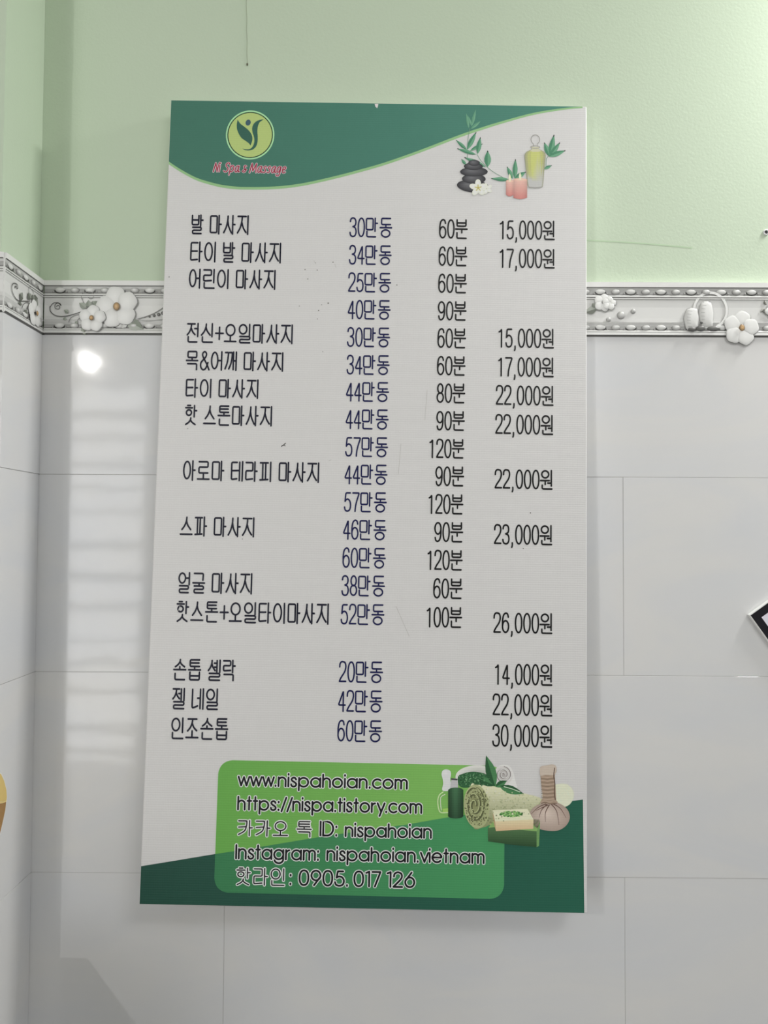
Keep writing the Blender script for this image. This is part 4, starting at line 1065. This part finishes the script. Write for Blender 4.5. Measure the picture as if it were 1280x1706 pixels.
# herb compress ball
pic = Ink(S_B, .00076)
pic.fan(Bz(960, 520), catmull(Bp((940, 440), (890, 462), (845, 500), (832, 550), (850, 600), (900, 640), (985, 658), (1060, 652), (1115, 615), (1140, 560), (1128, 505), (1090, 465), (1035, 440), (985, 432)), 5, True), pc(184, 170, 160), pc(146, 130, 120))
for pts in ([(960, 452), (900, 480), (846, 530)], [(968, 455), (925, 500), (905, 560)], [(985, 458), (955, 520), (955, 590)], [(1000, 455), (1040, 510), (1058, 612)], [(1012, 450), (1070, 490), (1112, 560)], [(975, 460), (880, 505)]):
    pic.ribbon(catmull(Bp(*pts), 6), 8*QB, pc(92, 70, 62), None, False, False, lambda t: 1.1-.8*t)
hb = pic.build('compress_ball_picture', M_PRINT, SIGN)
pic = Ink(S_B, .00086)
pic.poly(catmull(Bp((918, 170), (960, 160), (1010, 152), (1036, 170), (1038, 205), (1026, 240), (1032, 330), (1036, 420), (1042, 440), (985, 452), (922, 440), (934, 400), (926, 330), (918, 250), (912, 205)), 4, True), pc(140, 122, 106))
pic.poly(catmull(Bp((918, 172), (960, 160), (1010, 152), (1036, 168), (1036, 205), (1018, 235), (960, 232), (918, 238), (912, 205)), 4, True), pc(172, 160, 148))
for i in range(13):
    y_ = 246+i*14; pic.ribbon(Bp((922, y_), (970, y_+5), (1026, y_-2)), 4*QB, pc(108, 92, 78) if i % 2 else pc(168, 150, 134))
pic.ribbon(catmull(Bp((1024, 180), (1018, 240), (1026, 300), (1022, 360), (1030, 428)), 5), 7*QB, pc(84, 66, 56))
pic.ribbon(catmull(Bp((920, 440), (950, 428), (985, 440), (1020, 426), (1042, 440)), 5), 12*QB, pc(150, 132, 116))
pic.ribbon(catmull(Bp((924, 450), (955, 440), (990, 452), (1040, 448)), 5), 5*QB, pc(98, 80, 68))
pic.build('compress_handle_picture', M_PRINT, SIGN)

# --- wear: a hair, small specks, a chipped tab at the top
REF['v'] = 196
pic = Ink(S_B, .00050)
pic.ribbon(catmull(bp([(469, 743.5), (472.5, 741.5), (476, 738.5)]), 4), .0012, pc(50, 48, 44)); pic.ribbon(bp([(472, 741.6), (475.5, 743)]), .0009, pc(60, 58, 54))
pic.build('hair', M_PRINT, SIGN)
for x_, y_, r in ((508.4, 449.3, 1.0), (513, 465, .9), (528.7, 450.2, 1.0), (555, 437, 1.0), (547, 505.3, 1.2), (536, 508, .7), (531, 517.5, 1.0), (529, 531.5, .8), (499, 510, .8), (538, 586, .7), (661.5, 475, 1.0), (884, 854.5, 1.1), (872, 913.8, .9), (313, 714, .8), (526, 438, .6), (282, 461.5, .9), (404, 898, .8)):
    pic = Ink(S_B, .00050); c = S_B.uv(x_, y_); pic.fan(c, ell(c[0], c[1], r/1100, r/1100, 7), pc(84, 82, 78), pc(110, 108, 104)); pic.build('speck', M_PRINT, SIGN)
for pts in ([(558, 440), (560, 446)], [(523, 434), (526, 440)], [(668, 740), (664, 790)], [(712, 650), (708, 700)], [(660, 1010), (682, 1060)], [(300, 1010), (296, 1020)], [(552, 766), (548, 768)]):
    pic = Ink(S_B, .00050); pic.ribbon(bp(pts), .0006, pc(176, 175, 172)); pic.build('scuff', M_PRINT, SIGN)
pic = Ink(S_B, .00050); pic.poly(bp([(624.5, 173.2), (630.5, 173.2), (630, 177.5), (628.5, 180.5), (625.6, 178)]), pc(206, 200, 200)); pic.build('chip', M_PRINT, SIGN)

# ------------------------------------------------------------------ tilted placard at the right edge
S_P = Surf((0, -.0075, 0), (1, 0, 0), (0, 0, 1), (0, -1, 0))
c0 = S_P.uv(1248.2, 1024.8)
ang = math.radians(35.6)
pm = Matrix.Rotation(-ang, 4, 'Y'); pm.translation = Vector((c0[0], -.0003, c0[1]))
PLA = empty('placard', pm); tag(PLA, 'white card with a thick black border, tilted on the white tiles at the right edge', 'placard')
SZ = .165
b = MB(); b.box((0, -.0072, -SZ), (SZ, 0, 0), (.86, .86, .84), .0006); b.build('card', M_CARD, PLA)
S_PL = Surf((0, 0, 0), (1, 0, 0), (0, 0, 1), (0, -1, 0), True)
k = Ink(S_PL, .0074); e = .0018; t = .0117
REF['v'] = 199
for x0, x1, z0, z1 in ((e, SZ-e, -e-t, -e), (e, SZ-e, -SZ+e, -SZ+e+t), (e, e+t, -SZ+e+t, -e-t), (SZ-e-t, SZ-e, -SZ+e+t, -e-t)):
    k.poly([(x0, z0), (x1, z0), (x1, z1), (x0, z1)], pc(22, 21, 26))
k.build('black_border', M_CARD, PLA)
k = Ink(S_PL, .0073); k.poly([(e+t, -SZ+e+t), (SZ-e-t, -SZ+e+t), (SZ-e-t, -e-t), (e+t, -e-t)], pc(206, 204, 214)); k.build('inner_field', M_CARD, PLA)

# ------------------------------------------------------------------ cabinet and lamp just outside the left edge
M_KHAKI = plain('khaki_laminate', (0.20, 0.19, 0.14), 0.5, 0.4, 0.08, 6)
cab = empty('cabinet', Matrix.Translation((-.813, -.395, 0))); tag(cab, 'khaki cabinet standing left of the frame in front of the tiled pillar', 'cabinet')
b = MB(); b.box((-.285, -.22, .04), (.28, .22, .87), None, .003); b.build('body', M_KHAKI, cab)
b = MB(); b.box((-.30, -.24, .871), (.298, .235, .90), None, .004); b.build('top', M_KHAKI, cab)
b = MB(); b.box((-.28, -.20, 0.0), (.28, .20, .039)); b.build('plinth', M_DARK, cab)
for sx_ in (-1, 1):
    b = MB(); b.box((min(sx_*.005, sx_*.275), -.237, .06), (max(sx_*.005, sx_*.275), -.2205, .85), None, .002); d_ = b.build('door', M_KHAKI, cab)
    b = MB(); b.box((sx_*.04-.006, -.262, .5), (sx_*.04+.006, -.2375, .62), None, .002); b.build('handle', M_DARK, d_)
# sticker on the outer edge of the left wall
def cl(p): return (max(p[0], -DL+.0006), p[1])
STK = empty('sticker', Matrix.Identity(4)); tag(STK, 'small sticker with yellow rounded top over brown taper on the left wall edge', 'sticker')
def sticker_part(name, pts, col, h0, h1):
    p = [cl(S_LEFT.uv(*q_)) for q_ in pts]
    if area2(p) < 0: p.reverse()
    n = len(p); k = MB()
    P = [S_LEFT.at(u, v, h0) for u, v in p]+[S_LEFT.at(u, v, h1) for u, v in p]
    k.add(P, [tuple(range(n, 2*n)), tuple(range(n))[::-1]]+[(i, (i+1) % n, n+(i+1) % n, n+i) for i in range(n)], col)
    return k.build(name, M_CARD, STK)
sticker_part('backing', [(-14, 1283), (-5, 1284), (2, 1288), (7, 1299), (10.6, 1314), (11.6, 1328), (11, 1335), (9.2, 1350), (5.6, 1367), (1.4, 1384), (-5, 1412), (-14, 1420)], (.82, .82, .80), -.0004, .0004)
sticker_part('yellow_top', [(-14, 1285), (-5, 1286), (1, 1290), (6, 1301), (9.6, 1315), (10.6, 1328), (10, 1332.5), (4, 1335), (-14, 1338)], pc(204, 178, 108), .00041, .0008)
sticker_part('rim', [(10, 1332.8), (9.6, 1335.6), (4, 1338), (-14, 1341), (-14, 1338.3), (4, 1335.3)], pc(214, 192, 128), .00041, .0009)
sticker_part('brown_taper', [(9.4, 1336), (8.0, 1349), (4.4, 1366), (.4, 1383), (-6, 1409), (-14, 1416), (-14, 1341.3), (4, 1338.3)], pc(150, 114, 66), .00041, .0008)

# ------------------------------------------------------------------ the lamps themselves
b = MB(); b.ellipsoid((0, 0, 0), (.014, .014, .02), (.9, .9, .9)); t_ = empty('pendant_bulb', Matrix.Translation((-1.66, -3.04, 2.41))); tag(t_, 'lit bulb hanging over the louvred window behind the camera', 'bulb')
b.build('bulb', M_BULB, t_)
b = MB(); b.lathe([(.014, .026), (.016, .07), (.004, .08), (.004, ZC-2.41)], (0, 0, 0), (.2, .2, .2)); b.build('cord', M_CARD, t_)
